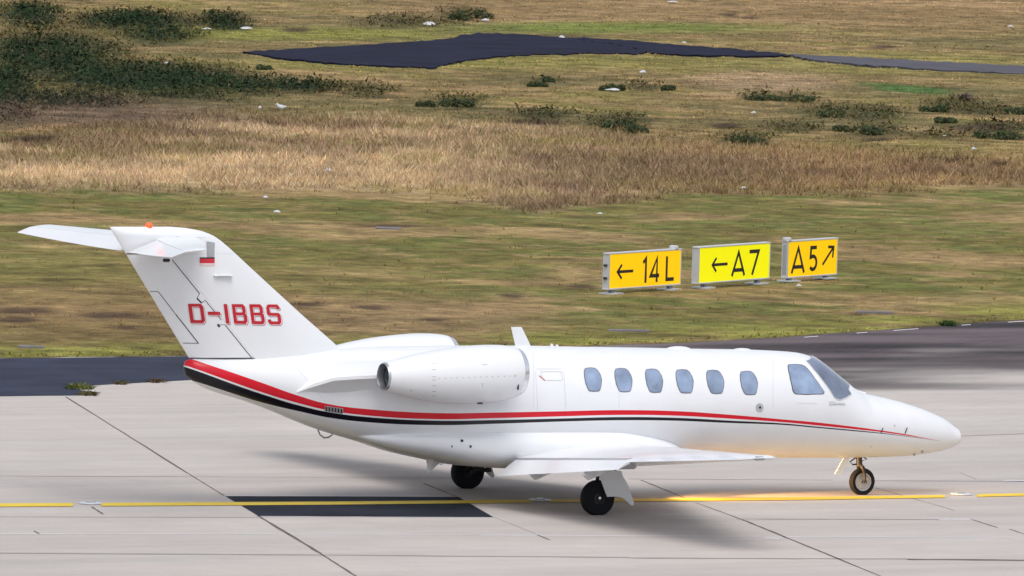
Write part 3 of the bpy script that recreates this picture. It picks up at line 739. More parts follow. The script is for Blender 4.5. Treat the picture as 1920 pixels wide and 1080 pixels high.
# world frame along the view: D = distance away from the camera, S = sideways
VD = np.array([math.sin(CA), math.cos(CA)]); VS = np.array([math.cos(CA), -math.sin(CA)])
def ds(x, y): X = x-CP[0]; Y = y-CP[1]; return X*VD[0]+Y*VD[1], X*VS[0]+Y*VS[1]
def xy(D, S): return CP[0]+D*VD[0]+S*VS[0], CP[1]+D*VD[1]+S*VS[1]
EDGE = [(-900,679),(0,672),(340,668),(600,662),(900,656),(1100,650),(1200,646),(1300,642),(1400,637),(1500,631),(1600,623),(1700,616),(1800,608),(1920,600),(2100,586),(2900,500)]
def set_tone(o, C, dom='POINT'):
    a = o.data.color_attributes.new('tone', 'FLOAT_COLOR', 'POINT'); c = np.ones((len(C), 4), dtype=np.float32); c[:, :3] = C
    a.data.foreach_set('color', c.ravel())
def flat(name, P, z, material, kind='structure', parent=None):
    q = [G(a, b, z) for a, b in P]; o = mesh(name, q, [tuple(range(len(q)))], material)
    if o.data.polygons[0].normal.z < 0: o.data.flip_normals()
    if kind: o['kind'] = kind
    return o
# main concrete sheet, as a grid between the near foreground and the grass edge
ex = np.array([G(a, b)[:2] for a, b in EDGE]); eD, eS = ds(ex[:, 0], ex[:, 1])
NS, ND = 420, 260
Sg = np.linspace(-22, 26, NS); edge = np.interp(Sg, eS, eD)+.06*np.sin(Sg*9)*(fbm(Sg*2, Sg*0, 5)-.5)*2+.35*(fbm(Sg*1.4, Sg*0, 9)-.5)
V = []; 
tt = np.linspace(0, 1, ND)**1.0
Dg = 82+(edge[None, :]-82)*tt[:, None]; Sg2 = np.repeat(Sg[None, :], ND, 0)
X, Y = xy(Dg, Sg2); P2 = np.stack([X.ravel(), Y.ravel(), np.full(X.size, .004)], 1)
pp = proj(P2); px, py = pp[:, 0].reshape(X.shape), pp[:, 1].reshape(X.shape)
con = s2l((213, 206, 200))/KLUM*.88
# long tyre and dirt streaks run with the taxi line (world X)
streak = fbm(X*.05, Y*1.6, 3, 5); str2 = fbm(X*.12+3, Y*5, 23, 4); blotch = fbm(X*.35, Y*.5, 40, 4)
br = 1+.26*(streak-.5)+.15*(str2-.5)+.18*(blotch-.5)
# darker asphalt apron beyond the concrete on the right: its near border lies about 24 m behind the aircraft
bx = G(1920, 716); ax_ = G(1480, 735); 
bD = np.interp(Sg2, ds(*np.array([G(a, b)[:2] for a, b in ((900,720),(1200,722),(1480,728),(1600,722),(1750,716),(1920,714),(2300,705))]).T)[1], ds(*np.array([G(a, b)[:2] for a, b in ((900,720),(1200,722),(1480,728),(1600,722),(1750,716),(1920,714),(2300,705))]).T)[0])
S0 = ds(*G(1150, 700)[:2])[1]
k = sstep(-4.5, 5.0, Dg-bD-1.5+14*(fbm(X*.18, Y*.45, 60, 4)-.5))*sstep(S0-4, S0+2, Sg2)
asp = s2l((90, 80, 83))/KLUM*.66
st = fbm(X*.10+9, Y*.45, 77, 5); st3 = fbm(X*.30, Y*1.3, 88, 5)
av = 1.0+3.4*(st-.5)+2.4*(st3-.5); av = av*(1+.55*sstep(9, 1, edge[None, :]-Dg)); av = np.clip(av, .4, 2.4)
C = con[None, None, :]*br[..., None]
pink = np.array([1.02, .99, .985]); C = C*(1+(pink-1)*(fbm(X*.2, Y*.8, 91, 3)[..., None]-.3)*2)
C = C*(1-k[..., None])+asp*av[..., None]*k[..., None]
o = mesh('taxiway', P2, grid_faces(ND, NS)); o.data.materials.append(attr_material('concrete', .85, 1.2, .035, 14, .05, .05, .3)); o['kind'] = 'structure'
if o.data.polygons[0].normal.z < 0: o.data.flip_normals()
set_tone(o, C.reshape(-1, 3))
# asphalt shoulder on the left
LP = [(-900,748),(0,743),(60,742),(182,741),(176,737),(150,731),(138,727),(165,723),(200,721),(345,713),(520,706),(760,700),(760,672),(640,661.2),(600,662),(340,668),(0,672),(-900,679)]
shoulder = mat('shoulder_asphalt', tuple(s2l((62, 67, 84))/KLUM*.95), .9, var=.25, vscale=.8, bump=.2, spec=.12)
LP2 = LP[:-6]+[(760,658.5),(600,662),(340,668),(0,672),(-900,679)]
flat('asphalt_shoulder', LP2, .008, shoulder)
# dark asphalt strip let into the concrete
patchm = mat('patch_asphalt', tuple(s2l((44, 48, 60))/KLUM*.9), .85, var=.45, vscale=.7, bump=.2, spec=.12)
flat('asphalt_patch', [(423,930.3),(640,930.8),(860,931.8),(925,969.3),(600,968),(484,967)], .008, patchm)
# painted line
YEL = mat('line_yellow', tuple(s2l((246, 212, 60))/KLUM*.98), .7, var=.08, vscale=5)
def ly(x): return np.interp(x, [-900, 0, 640, 930, 1230, 1500, 1770, 1920, 2600], [955, 946.8, 943, 940, 937, 934.6, 930.4, 927, 908])
def lw(x): return np.interp(x, [-900, 0, 930, 1920, 2600], [6.4, 6.2, 5.6, 5.0, 4.6])
mb = MB()
for a, b in ((-800, 137), (190, 997), (1028, 1772), (1832, 2500)):
    xs = np.linspace(a, b, 30); V = []
    for x in xs: V += [G(x, ly(x)-lw(x)/2, .012), G(x, ly(x)+lw(x)/2, .012)]
    mb.add(V, grid_faces(30, 2))
o = mb.build('centre_line', YEL); o['kind'] = 'structure'
# joints
JM = mat('joint_filler', tuple(s2l((112, 98, 95))/KLUM), .9); JS = mat('joint_soft', tuple(s2l((165, 155, 152))/KLUM), .9); JL = mat('joint_light', tuple(s2l((222, 218, 220))/KLUM*.95), .9)
mb = MB()
def jl(a, b, w, m=0, n=12, wob=.6):
    a = np.array(a, float); b = np.array(b, float); V = []; L = np.linalg.norm(G(*b)-G(*a)); 
    A = G(*a, .0065); B = G(*b, .0065); d = (B-A)/np.linalg.norm(B-A); pn = np.array([-d[1], d[0], 0])*w/2
    for i in range(n+1):
        j = pn*(1+wob*(random.random()-.5)) ; c = A+(B-A)*i/n+pn*wob*(random.random()-.5); V += [c-j, c+j]
    mb.add(V, grid_faces(n+1, 2), m)
for a, b, w in (((124,744),(352,887),.035), ((352,887),(420,929),.022), ((484,967),(600,1037),.05), ((600,1037),(690,1095),.04),
                ((1202,900),(1290,936),.035), ((1304,942),(1394,975),.025), ((1394,975),(1480,1010),.045), ((1480,1010),(1920,1190),.035),
                ((794,906),(863,934),.03), ((925,969),(1005,1001),.008), ((1008,1003),(1030,1012),.03),
                ((172,950),(193,964),.035), ((64,995),(73,1001),.03), ((1640,914),(1790,957),.014), ((1820,973),(1870,989),.03), ((1893,992),(1960,1014),.03), ((1800,886),(1830,898),.012),
                ((1990,1030),(2100,1062),.03)): jl(a, b, w)
for a, b, w, m in (((-300,891),(420,894),.06,2), ((420,894),(900,896),.03,2), ((1180,898),(1560,900),.05,2), ((1640,901),(2200,904),.07,2),
                ((-300,1035),(560,1040),.12,2), ((560,1040),(1180,1045),.12,2), ((1180,1046),(1700,1048),.12,2), ((1700,1048.5),(2200,1053),.15,0),
                ((-300,1000),(900,1002),.10,1), ((900,1003),(1900,1008),.12,1), ((-300,968),(484,970),.05,2), ((925,969),(1330,972),.07,1), ((1380,973),(1760,974),.09,2), ((1755,973.5),(1820,973.5),.20,1), ((1430,1009),(1460,1009),.25,1), ((1880,901),(2100,902),.2,1),
                ((423,929),(860,930.5),.10,1), ((484,968),(925,970.5),.06,1), ((1797,817.5),(2100,806),.07,2), ((205,727),(330,722),.02,1)): jl(a, b, w, m)
o = mb.build('pavement_joints', [JM, JL, JS]); o['kind'] = 'structure'
# broken white edge marking by the grass
EM = mat('edge_white', (.62, .62, .62), .8)
def eyp(x): return np.interp(x, [p[0] for p in EDGE], [p[1] for p in EDGE])
mb = MB()
for x0, x1 in ((1508,1534),(1606,1626),(1675,1722),(1803,1820),(1890,1920),(1950,2010)):
    mb.add([G(x, eyp(x)+dy, .012) for x in (x0, x1) for dy in (1.4, 2.5)], [(0, 1, 3, 2)])
for (cx, cy, w) in ((1808,625,12),(30,702.5,18),(102,714,3),(1720,720,10),(590,757,22),(398,772,18),(560,752,10)):
    pass
o = mb.build('edge_marking', EM); o['kind'] = 'structure'
# inset taxiway lights
LG = 'inset lights let into the yellow taxi line'
for i, (cx, cy, w, lab) in enumerate(((170, 945.2, 30, 'flat inset taxiway light in the line gap left of the dark asphalt strip'), (1012, 939, 30, 'flat inset taxiway light in the line between the main wheels'), (1802, 928, 26, 'flat inset taxiway light in the line gap ahead of the nose wheel'))):
    P = G(cx, cy); root = empty('inset_light', (P[0], P[1], .012)); tag(root, lab, 'light', LG)
    mb = MB(); mb.lathe([(0, .17), (.010, .165), (.014, .13)], P+np.array([0, 0, .012]), (0, 0, 1), 28); mb.lathe([(.014, .13), (.016, .001)], P+np.array([0, 0, .012]), (0, 0, 1), 28)
    mb.build('housing', M['lightgrey'], root)
    mb = MB(); mb.box(P+np.array([0, 0, .032]), (.13, .06, .015), bev=.004); mb.build('lens', M['navlens'], root)
# ------------------------------------------------------------------ ground colours
def blob(px, py, cx, cy, rx, ry, soft=.5, ang=0):
    dx = (px-cx)/rx; dy = (py-cy-ang*(px-cx))/ry; r = np.sqrt(dx*dx+dy*dy); return 1-sstep(1-soft, 1+soft, r)
OL = s2l((128,120,68)); OLG = s2l((106,110,60)); TAN = s2l((163,136,98)); STRAW = s2l((204,178,142)); BRN = s2l((112,90,68)); DKB = s2l((78,62,52)); GRN = s2l((112,128,62)); DKG = s2l((36,54,36)); TOP = s2l((150,126,88)); PINK = s2l((162,138,108)); YG = s2l((140,138,70)); BG_ = s2l((82,114,60))
def field(X, Y):
    """display tone of the ground cover as a map over the field, height class of the growth"""
    pp = proj(np.stack([X, Y, np.zeros_like(X)], -1)); px, py = pp[..., 0], pp[..., 1]
    D, S = ds(X, Y)
    n1 = fbm(X*.22, Y*.22, 101, 5); n2 = fbm(X*.7, Y*.7, 131, 4); n3 = fbm(X*2.2, Y*2.2, 151, 4); n4 = fbm(X*.07, Y*.07, 171, 4)
    wy = py+ (n1-.5)*26*np.clip((py+120)/500, .25, 1) ; wx = px+(n2-.5)*90
    def L(a, b, t): return a+(b-a)*np.clip(t, 0, 1)[..., None]
    base = np.broadcast_to(OL, X.shape+(3,)).copy()
    base = L(base, OLG, sstep(.46, .62, n2)*.9); base = L(base, TAN, sstep(.50, .66, n1)*.75)
    base = L(base, TAN, sstep(.56, .74, fbm(X*1.3, Y*1.3, 190, 4))*.6)
    # brownish nearer the left of the pavement edge, green-yellow lip at the edge itself
    base = L(base, s2l((140,116,80)), blob(wx, wy, 260, 590, 520, 60, .6)*.8); base = L(base, s2l((150,126,92)), blob(wx, wy, 760, 600, 260, 40, .6)*.8)
    base = L(base, s2l((138,126,76)), blob(wx, wy, 300, 510, 520, 50, .6)*.5)
    ed = np.interp(px, [p[0] for p in EDGE], [p[1] for p in EDGE])
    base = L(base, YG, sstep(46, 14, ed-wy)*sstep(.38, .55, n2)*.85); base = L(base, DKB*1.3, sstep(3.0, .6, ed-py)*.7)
    # tall straw belt
    ub = np.interp(px, [-200, 0, 400, 700, 1000, 1300, 1600, 1920, 2200], [268, 262, 215, 215, 235, 262, 282, 300, 310])
    lb = np.interp(px, [-200, 0, 400, 700, 900, 1000, 1250, 1600, 1920, 2200], [352, 350, 354, 356, 372, 396, 360, 356, 345, 340])
    wyb = wy+(n3-.5)*16+(n2-.5)*22; belt = sstep(-22, 18, wyb-ub)*sstep(14, -12, wyb-lb)
    bc = L(np.broadcast_to(PINK, X.shape+(3,)).copy(), STRAW, sstep(.40, .60, n1)*sstep(1300, 700, px)); bc = L(bc, OL, sstep(.50, .64, n2)*.6); bc = L(bc, TAN, sstep(1000, 1600, px)*.85); bc = L(bc, s2l((124,100,88)), sstep(.52, .68, fbm(X*.4, Y*.4, 222, 4))*.45)
    bc = L(bc, STRAW*1.05, blob(wx, wy, 480, 330, 520, 24, .5)*.85)
    base = L(base, bc, belt); tall = belt.copy()
    # beyond the belt
    far = sstep(8, -12, wy-ub)
    fc = L(np.broadcast_to(s2l((138,120,80)), X.shape+(3,)).copy(), YG*.9, sstep(.50, .66, n1)*.4); fc = L(fc, TAN, sstep(.5, .68, n2)*.7); fc = L(fc, s2l((110,104,70)), sstep(.52, .66, n4)*.6)
    fc = L(fc, TOP, sstep(70, 30, wy)*sstep(560, 900, px)); fc = L(fc, s2l((168,140,104)), sstep(90, 20, wy)*sstep(.45, .6, n1)*.6*sstep(560, 900, px))
    fc = L(fc, YG, blob(wx, wy, 560, 64, 300, 12, .6)*.9); fc = L(fc, s2l((118,132,62)), blob(wx, wy, 1150, 52, 300, 10, .6)*.85); fc = L(fc, YG, blob(wx, wy, 900, 116, 420, 14, .6)*.6); fc = L(fc, s2l((140,134,76)), blob(wx, wy, 1650, 120, 420, 20, .6)*.7)
    fc = L(fc, PINK, blob(wx, wy, 1440, 155, 130, 22, .6)*.8); fc = L(fc, BG_, blob(wx, wy, 1690, 166, 80, 8, .5, .12)*.9)
    base = L(base, fc, far)
    # brambles and dark growth
    dk = np.zeros_like(px)
    for cx, cy, rx, ry, a in ((90,110,150,50,0),(260,150,230,34,.03),(400,165,170,22,0),(250,42,120,20,0),(420,42,50,16,0),(60,30,60,25,0),(300,68,70,14,0),(20,170,60,60,0),(120,190,150,12,0),(560,165,90,10,0),(860,30,40,18,0),(760,40,90,12,0),
        (690,170,50,12,0),(860,190,60,12,0),(1010,150,26,7,0),(1020,215,60,10,0),(1160,230,60,16,0),(1200,165,30,8,0),(1430,182,30,7,0),(1500,185,40,8,0),(1560,210,60,14,0),(1640,215,70,16,0),(1800,200,70,14,0),(1880,240,70,12,0),(1400,262,50,14,0),(1480,240,60,10,0),(1640,245,60,12,0),(1760,255,50,10,0),(1850,208,80,10,0)):
        dk = np.maximum(dk, blob(wx, wy, cx, cy, rx, ry, .55, a)*(.55 if px.ndim and cx > 650 else .85))
    dk = dk*sstep(.26, .46, n2*.6+n3*.4)
    base = L(base, DKG, 1.15*dk*sstep(290, 250, py))
    pur = blob(wx, wy, 180, 215, 260, 26, .6)*.65; base = L(base, s2l((108,86,78)), pur)
    pur = blob(wx, wy, 1260, 320, 320, 22, .6)*.6; base = L(base, s2l((128,106,88)), pur*.7)
    # bare dark soil spots
    so = np.zeros_like(px)
    for cx, cy, rx, ry in ((210,592,64,7),(50,583,60,6),(30,600,40,6),(233,614,32,4),(580,571,32,4),(700,577,34,4),(965,554,24,4),(1090,537,30,5),(820,600,30,3),(730,424,60,3),(1358,237,26,5),(1650,262,38,4),(1820,298,24,4),(1870,310,16,5),(1750,302,60,4),(1560,33,0.1,.1),(1370,28,16,3),(1408,33,16,3),(1662,88,24,3),(560,57,24,5),(1840,240,60,6),(1000,232,60,6),(60,262,50,7),(1600,590,20,2)):
        so = np.maximum(so, blob(wx*.4+px*.6, py+(n3-.5)*3, cx, cy, rx, ry, .6))
    base = L(base, DKB, so*.85)
    base = base*(1+.95*(n3-.5)+.75*(n2-.5)+.35*(n1-.5))[..., None]
    return base, tall, dk, far, px, py
# ground sheet to the horizon: fine in view, coarse beyond
Ss = np.concatenate([[-4000, -900, -200, -60], np.linspace(-34, 40, 560), [70, 220, 900, 4000]])
nd = 640; invd = np.linspace(1/135., 1/680., nd); Dv = 1/invd
Dv = np.concatenate([[-600, 0, 70, 110], Dv, [760, 900, 1300, 2500, 6000]])
Sm, Dm = np.meshgrid(Ss, Dv)
# widen with distance so the grid follows the view fan
fan = np.where(np.abs(Sm) <= 40, np.clip(Dm/260, .8, 2.6), 1.0); Sm = Sm*fan
X, Y = xy(Dm, Sm)
Z = np.zeros_like(X)
relief = (fbm(X*.25, Y*.25, 301, 4)-.5)*.12
D_, S_ = Dm, Sm; edgeD = np.interp(Sm, eS, eD, left=eD[0], right=eD[-1])
Z = relief*sstep(2, 30, Dm-edgeD)*sstep(700, 600, Dm)+ .0
Z = np.where(Dm < edgeD+1.0, 0, Z)
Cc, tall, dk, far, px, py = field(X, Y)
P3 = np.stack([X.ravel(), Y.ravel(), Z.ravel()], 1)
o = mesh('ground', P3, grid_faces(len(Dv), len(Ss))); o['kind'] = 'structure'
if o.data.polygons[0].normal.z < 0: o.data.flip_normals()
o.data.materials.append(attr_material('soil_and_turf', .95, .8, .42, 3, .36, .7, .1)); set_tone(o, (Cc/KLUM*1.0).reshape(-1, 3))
def gz(x, y):
    D, S = ds(x, y); e = np.interp(S, eS, eD); r = (fbm(x*.25, y*.25, 301, 4)-.5)*.12
    return np.where(D < e+1.0, 0, r*sstep(2, 30, D-e)*sstep(700, 600, D))
# far asphalt area with its path
FA = [(455,97),(520,93),(640,86),(770,78),(850,72),(862,66),(900,61.5),(960,63.5),(1055,70),(1130,80),(1185,89),(1215,96),(1195,100),(1120,99),(1000,102),(930,106),(870,113),(845,118),(815,126),(760,125),(680,121),(600,116),(520,107)]
far_m = mat('far_asphalt', tuple(s2l((44, 46, 68))/KLUM*.75), .9, var=.35, vscale=.5, spec=.08)
def terrain_patch(name, poly, z, material):
    # fan patch laid over the relief
    P = np.array(poly, float); d = []
    for i in range(len(P)):
        for t in range(6): d.append(P[i]+(P[(i+1) % len(P)]-P[i])*t/6)
    P = np.array(d); return P
zfar = .17
def raised(name, poly, material, h=.06):
    d = []
    for i in range(len(poly)):
        A = np.array(poly[i], float); B = np.array(poly[(i+1) % len(poly)], float)
        for t in range(8): d.append(A+(B-A)*t/8+np.array([0, (rng.random()-.5)*2.2]))
    q = [G(a, b, h) for a, b in d]; mb = MB(); mb.prism([(*p[:2], h-.6) for p in q], (0, 0, .6)); o = mb.build(name, material); o['kind'] = 'structure'; return o
raised('asphalt_area', FA, far_m)
raised('path', [(1060,70.5),(1100,70),(1180,75.5),(1280,84.5),(1380,92),(1460,99),(1484,103.5),(1440,105.5),(1330,103.5),(1230,100),(1216,96.5),(1186,88.5),(1132,79.5)], far_m, .058)
raised('path', [(1484,101),(1560,104.5),(1640,109),(1720,113),(1820,119),(1920,123.5),(2200,136),(2200,152),(1920,138),(1760,130.5),(1640,123),(1520,112),(1490,105)], mat('path_asphalt', tuple(s2l((98, 96, 108))/KLUM*.65), .85, var=.2, vscale=.5), .06)
# ------------------------------------------------------------------ grass tufts
def tufts(name, N, dens_fn, hfun, wfun, kind, blades=5, seed=1, bright=1.0, lean=.5, leafy=False):
    r = np.random.default_rng(seed)
    # sample view fan: distance with density ~ D^-1.3, sideways uniform over the fan
    pxs = r.uniform(-330, 2250, N); pys = r.uniform(-30, 690, N)
    v = _d[None]*F+CRT[None]*(pxs[:, None]-960)+CUP[None]*(540-pys[:, None]); t = (0-CP[2])/v[:, 2]; Pn = CP+v*t[:, None]
    x, y = Pn[:, 0], Pn[:, 1]
    x = x+r.normal(0, .3, N); y = y+r.normal(0, .3, N)
    C_, tall, dk, far, px, py = field(x, y)
    D, S = ds(x, y); e = np.interp(S, eS, eD)
    keep = (r.random(N) < dens_fn(tall, dk, far, px, py, D-e)) & (D > e+.05)
    # keep the far asphalt and the paths clear
    def inside(poly, X_, Y_):
        c = np.zeros(len(X_), bool); n = len(poly); j = n-1
        for i in range(n):
            xi, yi = poly[i]; xj, yj = poly[j]
            with np.errstate(divide='ignore', invalid='ignore'): cond = ((yi > Y_) != (yj > Y_)) & (X_ < (xj-xi)*(Y_-yi)/(yj-yi+1e-12)+xi)
            c ^= cond; j = i
        return c
    for poly in (FA, [(1050,68),(1180,74),(1480,100),(1484,106),(1330,104),(1186,90)], [(1484,100),(1920,122.5),(2200,135),(2200,153),(1920,139),(1490,106)]): keep &= ~inside(poly, px, py)
    x, y, C_, tall, dk, far, D = x[keep], y[keep], C_[keep], tall[keep], dk[keep], far[keep], D[keep]; n = len(x); z = gz(x, y)-.02
    H = hfun(tall, dk, far, D)*r.uniform(.6, 1.35, n); Wd = wfun(tall, dk, far, D)
    K = blades; a = r.uniform(0, 2*math.pi, (n, K)); off = r.uniform(0, 1, (n, K))**.5*(Wd[:, None]*1.2); 
    bx0 = x[:, None]+off*np.cos(a); by0 = y[:, None]+off*np.sin(a); hb = H[:, None]*r.uniform(.6, 1.1, (n, K))
    wa = r.uniform(0, math.pi, (n, K)); hw = Wd[:, None]*r.uniform(.10, .28, (n, K)); ln = hb*lean*r.uniform(.2, 1.2, (n, K)); la = r.uniform(0, 2*math.pi, (n, K))
    V = np.zeros((n, K, 3, 3), dtype=np.float32)
    V[..., 0, 0] = bx0-hw*np.cos(wa); V[..., 0, 1] = by0-hw*np.sin(wa); V[..., 0, 2] = z[:, None]
    V[..., 1, 0] = bx0+hw*np.cos(wa); V[..., 1, 1] = by0+hw*np.sin(wa); V[..., 1, 2] = z[:, None]
    V[..., 2, 0] = bx0+ln*np.cos(la); V[..., 2, 1] = by0+ln*np.sin(la); V[..., 2, 2] = z[:, None]+hb
    if leafy:
        cen = np.stack([bx0, by0, z[:, None]+hb*r.uniform(.1, 1, (n, K))], -1)[:, :, None, :]; V = (cen+r.normal(0, 1, (n, K, 3, 3))*(Wd*.19)[:, None, None, None]).astype(np.float32); V[..., 2] = np.maximum(V[..., 2], z[:, None, None])
    Cb = C_[:, None, None, :]*r.uniform(.84, 1.18, (n, K, 1, 1)); Cb = np.repeat(Cb, 3, 2)
    hue = r.normal(0, .05, (n, K, 1, 3)); Cb = Cb*(1+hue)
    me = bpy.data.meshes.new(name); nv = n*K*3; me.vertices.add(nv); me.vertices.foreach_set('co', V.reshape(-1)); me.loops.add(nv); me.loops.foreach_set('vertex_index', np.arange(nv, dtype=np.int32))
    me.polygons.add(n*K); me.polygons.foreach_set('loop_start', np.arange(0, nv, 3, dtype=np.int32)); me.polygons.foreach_set('loop_total', np.full(n*K, 3, dtype=np.int32)); me.update(calc_edges=True)
    o = bpy.data.objects.new(name, me); col.objects.link(o); o['kind'] = kind; set_tone(o, np.clip(Cb/KLUM*TUFTK*bright, 0, 1).reshape(-1, 3)); me.materials.append(GM); return o
TUFTK = 1.22
GM = attr_material('grass_blade', .9, 1.0, .12, 9, .15, 0, .1)
tag(tufts('short_grass', 75000, lambda t, d, f, px, py, e: np.where(t > .5, .15, .85), lambda t, d, f, D: .032+.025*f+0*D, lambda t, d, f, D: .12*np.clip(D/170, .8, 2.5), 'stuff', seed=3, lean=1.2, bright=1.3), 'short olive and tan grass covering the field beyond the taxiway', 'grass')
tag(tufts('dry_grass', 210000, lambda t, d, f, px, py, e: np.clip(t, 0, 1)*.8+.01+.04*f, lambda t, d, f, D: .09+.11*t*(.5+rng.random(len(t))), lambda t, d, f, D: .085*np.clip(D/200, .8, 2.5), 'stuff', seed=5, lean=1.0), 'tall pale straw coloured dry grass in a belt across the field', 'grass')
tag(tufts('bramble_thicket', 150000, lambda t, d, f, px, py, e: np.where(d > .25, d*1.0, 0), lambda t, d, f, D: .10+.26*d, lambda t, d, f, D: .22*np.clip(D/220, .8, 2.5), 'stuff', seed=8, lean=.9, leafy=True), 'dark green low brambles spreading over the rough field', 'bushes')
tag(tufts('edge_grass', 35000, lambda t, d, f, px, py, e: np.where((e < 1.2), .9, 0), lambda t, d, f, D: .06+0*D, lambda t, d, f, D: .13+0*D, 'stuff', seed=12, lean=1.3), 'ragged yellow green grass fringe along the pavement edge', 'grass')
# ------------------------------------------------------------------ single bushes
BM = attr_material('bush_leaf', .9, 2.0, .2, 9, .25, 0, .1)
def bush(cx, cy, wpx, hpx, lab, tone=(82, 92, 64), name='bush', cat='bush', group='dark bushes scattered over the rough field', n=2200):
    P = G(cx, cy+hpx*.35, .05); sc_ = F/np.linalg.norm(P-CP); w = wpx/sc_/2; h = hpx/sc_*.6
    root = mesh_bush(name, P, w, h, tone, n); tag(root, lab, cat, group); return root
def mesh_bush(name, P, w, h, tone, n):
    z0 = float(gz(P[0], P[1])); nl = int(n); lobes = rng.integers(4, 8)
    lc = np.stack([rng.uniform(-.95, .95, lobes)*w, rng.uniform(-.7, .7, lobes)*w, rng.uniform(.12, .5, lobes)*h], 1); lr = rng.uniform(.22, .55, lobes)
    k = rng.integers(0, lobes, nl); dirv = rng.normal(0, 1, (nl, 3)); dirv /= np.linalg.norm(dirv, axis=1)[:, None]; rad = rng.uniform(.1, 1.6, nl)**.6
    c = lc[k]+dirv*(rad*lr[k])[:, None]*np.array([w, w, h*1.0]); c[:, 2] = np.abs(c[:, 2])+.01
    s = .065*max(.6, w)**.5; T = rng.normal(0, 1, (nl, 3, 3)); T /= np.linalg.norm(T, axis=2)[..., None]; V = c[:, None, :]+T*s
    V[..., 2] = np.maximum(V[..., 2], -.02); V = V+np.array([P[0], P[1], z0])
    # a few stems
    mb = MB(); mb.add(V.reshape(-1, 3), [(3*i, 3*i+1, 3*i+2) for i in range(nl)]); nb = len(mb.v)
    for _ in range(6):
        a = rng.uniform(0, 2*math.pi); e = np.array([P[0]+.5*w*math.cos(a), P[1]+.5*w*math.sin(a), z0+h*.7]); mb.tube([(P[0], P[1], z0-.03), tuple((np.array([P[0], P[1], z0])+e)/2+np.array([0, 0, .06])), tuple(e)], [.02, .014, .006], 5)
    o = mesh(name, mb.v, mb.f, BM)
    t = s2l(tone)/KLUM; C = np.repeat(t[None]*rng.uniform(.7, 1.5, (nl, 1))*(1+rng.normal(0, .08, (nl, 3))), 3, 0); C = np.concatenate([C, np.tile(s2l((70, 56, 44))/KLUM, (len(mb.v)-nb, 1))])
    set_tone(o, np.clip(C, 0, 1)); return o
BL = [
 (890,20,50,34,'tall dark bush at the top edge of the field, above the dark asphalt area'),
 (856,28,34,24,'smaller dark bush touching the tall one above the asphalt area'),
 (104,16,24,18,'small round dark bush near the top left corner'),
 (72,48,26,18,'small dark bush standing alone left of the thicket, below the top left one'),
 (496,122,28,16,'single round dark bush on the yellow green grass, below the left tip of the asphalt'),
 (425,30,40,24,'dark bush with straggly top at the right end of the upper bramble patch'),
 (438,140,40,30,'upright green bush rising from the middle of the bramble bank'),
 (1008,154,30,16,'low dark bush on yellow green grass below the narrow end of the asphalt'),
 (1028,146,20,16,'small upright bush directly right of the low dark one under the asphalt'),
 (1155,160,44,22,'round dark bush with a white scrap at its foot'),
 (1250,162,30,14,'small dark bush right of the one with the white scrap'),
 (860,188,46,26,'blue green bush in the middle of the field above the straw belt'),
 (800,190,30,20,'grey bush left of the blue green one above the straw belt'),
 (1160,230,50,30,'dense green bush at the upper rim of the straw belt'),
 (1195,240,44,24,'brownish bush leaning on the dense green one at the straw belt'),
 (1432,181,54,16,'flat dark green bush, left one of a pair on the right of the field'),
 (1503,182,62,18,'flat dark green bush, right one of the pair on the right of the field'),
 (1545,208,56,20,'grey green bush below the pair of flat ones'),
 (1398,258,60,30,'broad dark bush hanging down to the straw belt on the right'),
 (1582,236,36,20,'compact dark bush left of the broad bright one'),
 (1637,240,50,26,'broad dark green bush in the middle of the right field'),
 (1770,222,40,18,'small dark bush right of the broad dark green one'),
 (1750,200,40,18,'round grey green bush below the bright green grass streak'),
 (1900,205,60,18,'dark bush at the right border of the photo'),
 (1870,250,70,24,'wide green bush near the right border, above the two soil spots'),
]
for b in BL: bush(*b)
bush(1810,178,24,22,'small leafless purple grey shrub below the right hand path', (112,96,100), 'shrub', 'shrub', None, 500)
# weeds at the pavement joint on the left, and tufts at the kerb
def weed(cx, cy, wpx, hpx, lab, tone=(104, 112, 60)):
    P = G(cx, cy+hpx*.4); sc_ = F/np.linalg.norm(P-CP); w = wpx/sc_/2; n = int(240*max(1, w)); mb = MB()
    for _ in range(n):
        a = rng.uniform(-1, 1)*w; d = rng.uniform(-.35, .35); h = hpx/sc_*rng.uniform(.4, 1)*(1-(a/w)**2*.6); an = rng.uniform(0, math.pi); q = np.array([P[0]+a*VS[0]+d*VD[0], P[1]+a*VS[1]+d*VD[1], 0.0]); u = np.array([math.cos(an), math.sin(an), 0])*.02
        mb.add([q-u, q+u, q+np.array([rng.normal(0, .08), rng.normal(0, .08), h])], [(0, 1, 2)])
    o = mesh('weed_clump', mb.v, mb.f, BM); t = s2l(tone)/KLUM; set_tone(o, np.clip(np.repeat(t[None]*rng.uniform(.5, 1.5, (len(mb.f), 1))*(1+rng.normal(0, .12, (len(mb.f), 3))), 3, 0), 0, 1)); tag(o, lab, 'weeds', 'weeds growing at the edges of the pavement'); return o
weed(150, 723, 46, 13, 'yellow green weeds at the corner of the concrete left of the tail'); weed(166, 737, 30, 7, 'low olive weeds trailing along the concrete corner', (96, 88, 58))
weed(225, 717, 24, 4, 'thin weeds on the asphalt joint behind the tail cone', (96, 90, 60)); weed(292, 713.5, 30, 5, 'brown weeds on the asphalt joint nearest the tail cone', (98, 78, 56))
weed(1778, 605, 26, 12, 'dark green grass tuft standing out at the right pavement edge', (70, 92, 50))
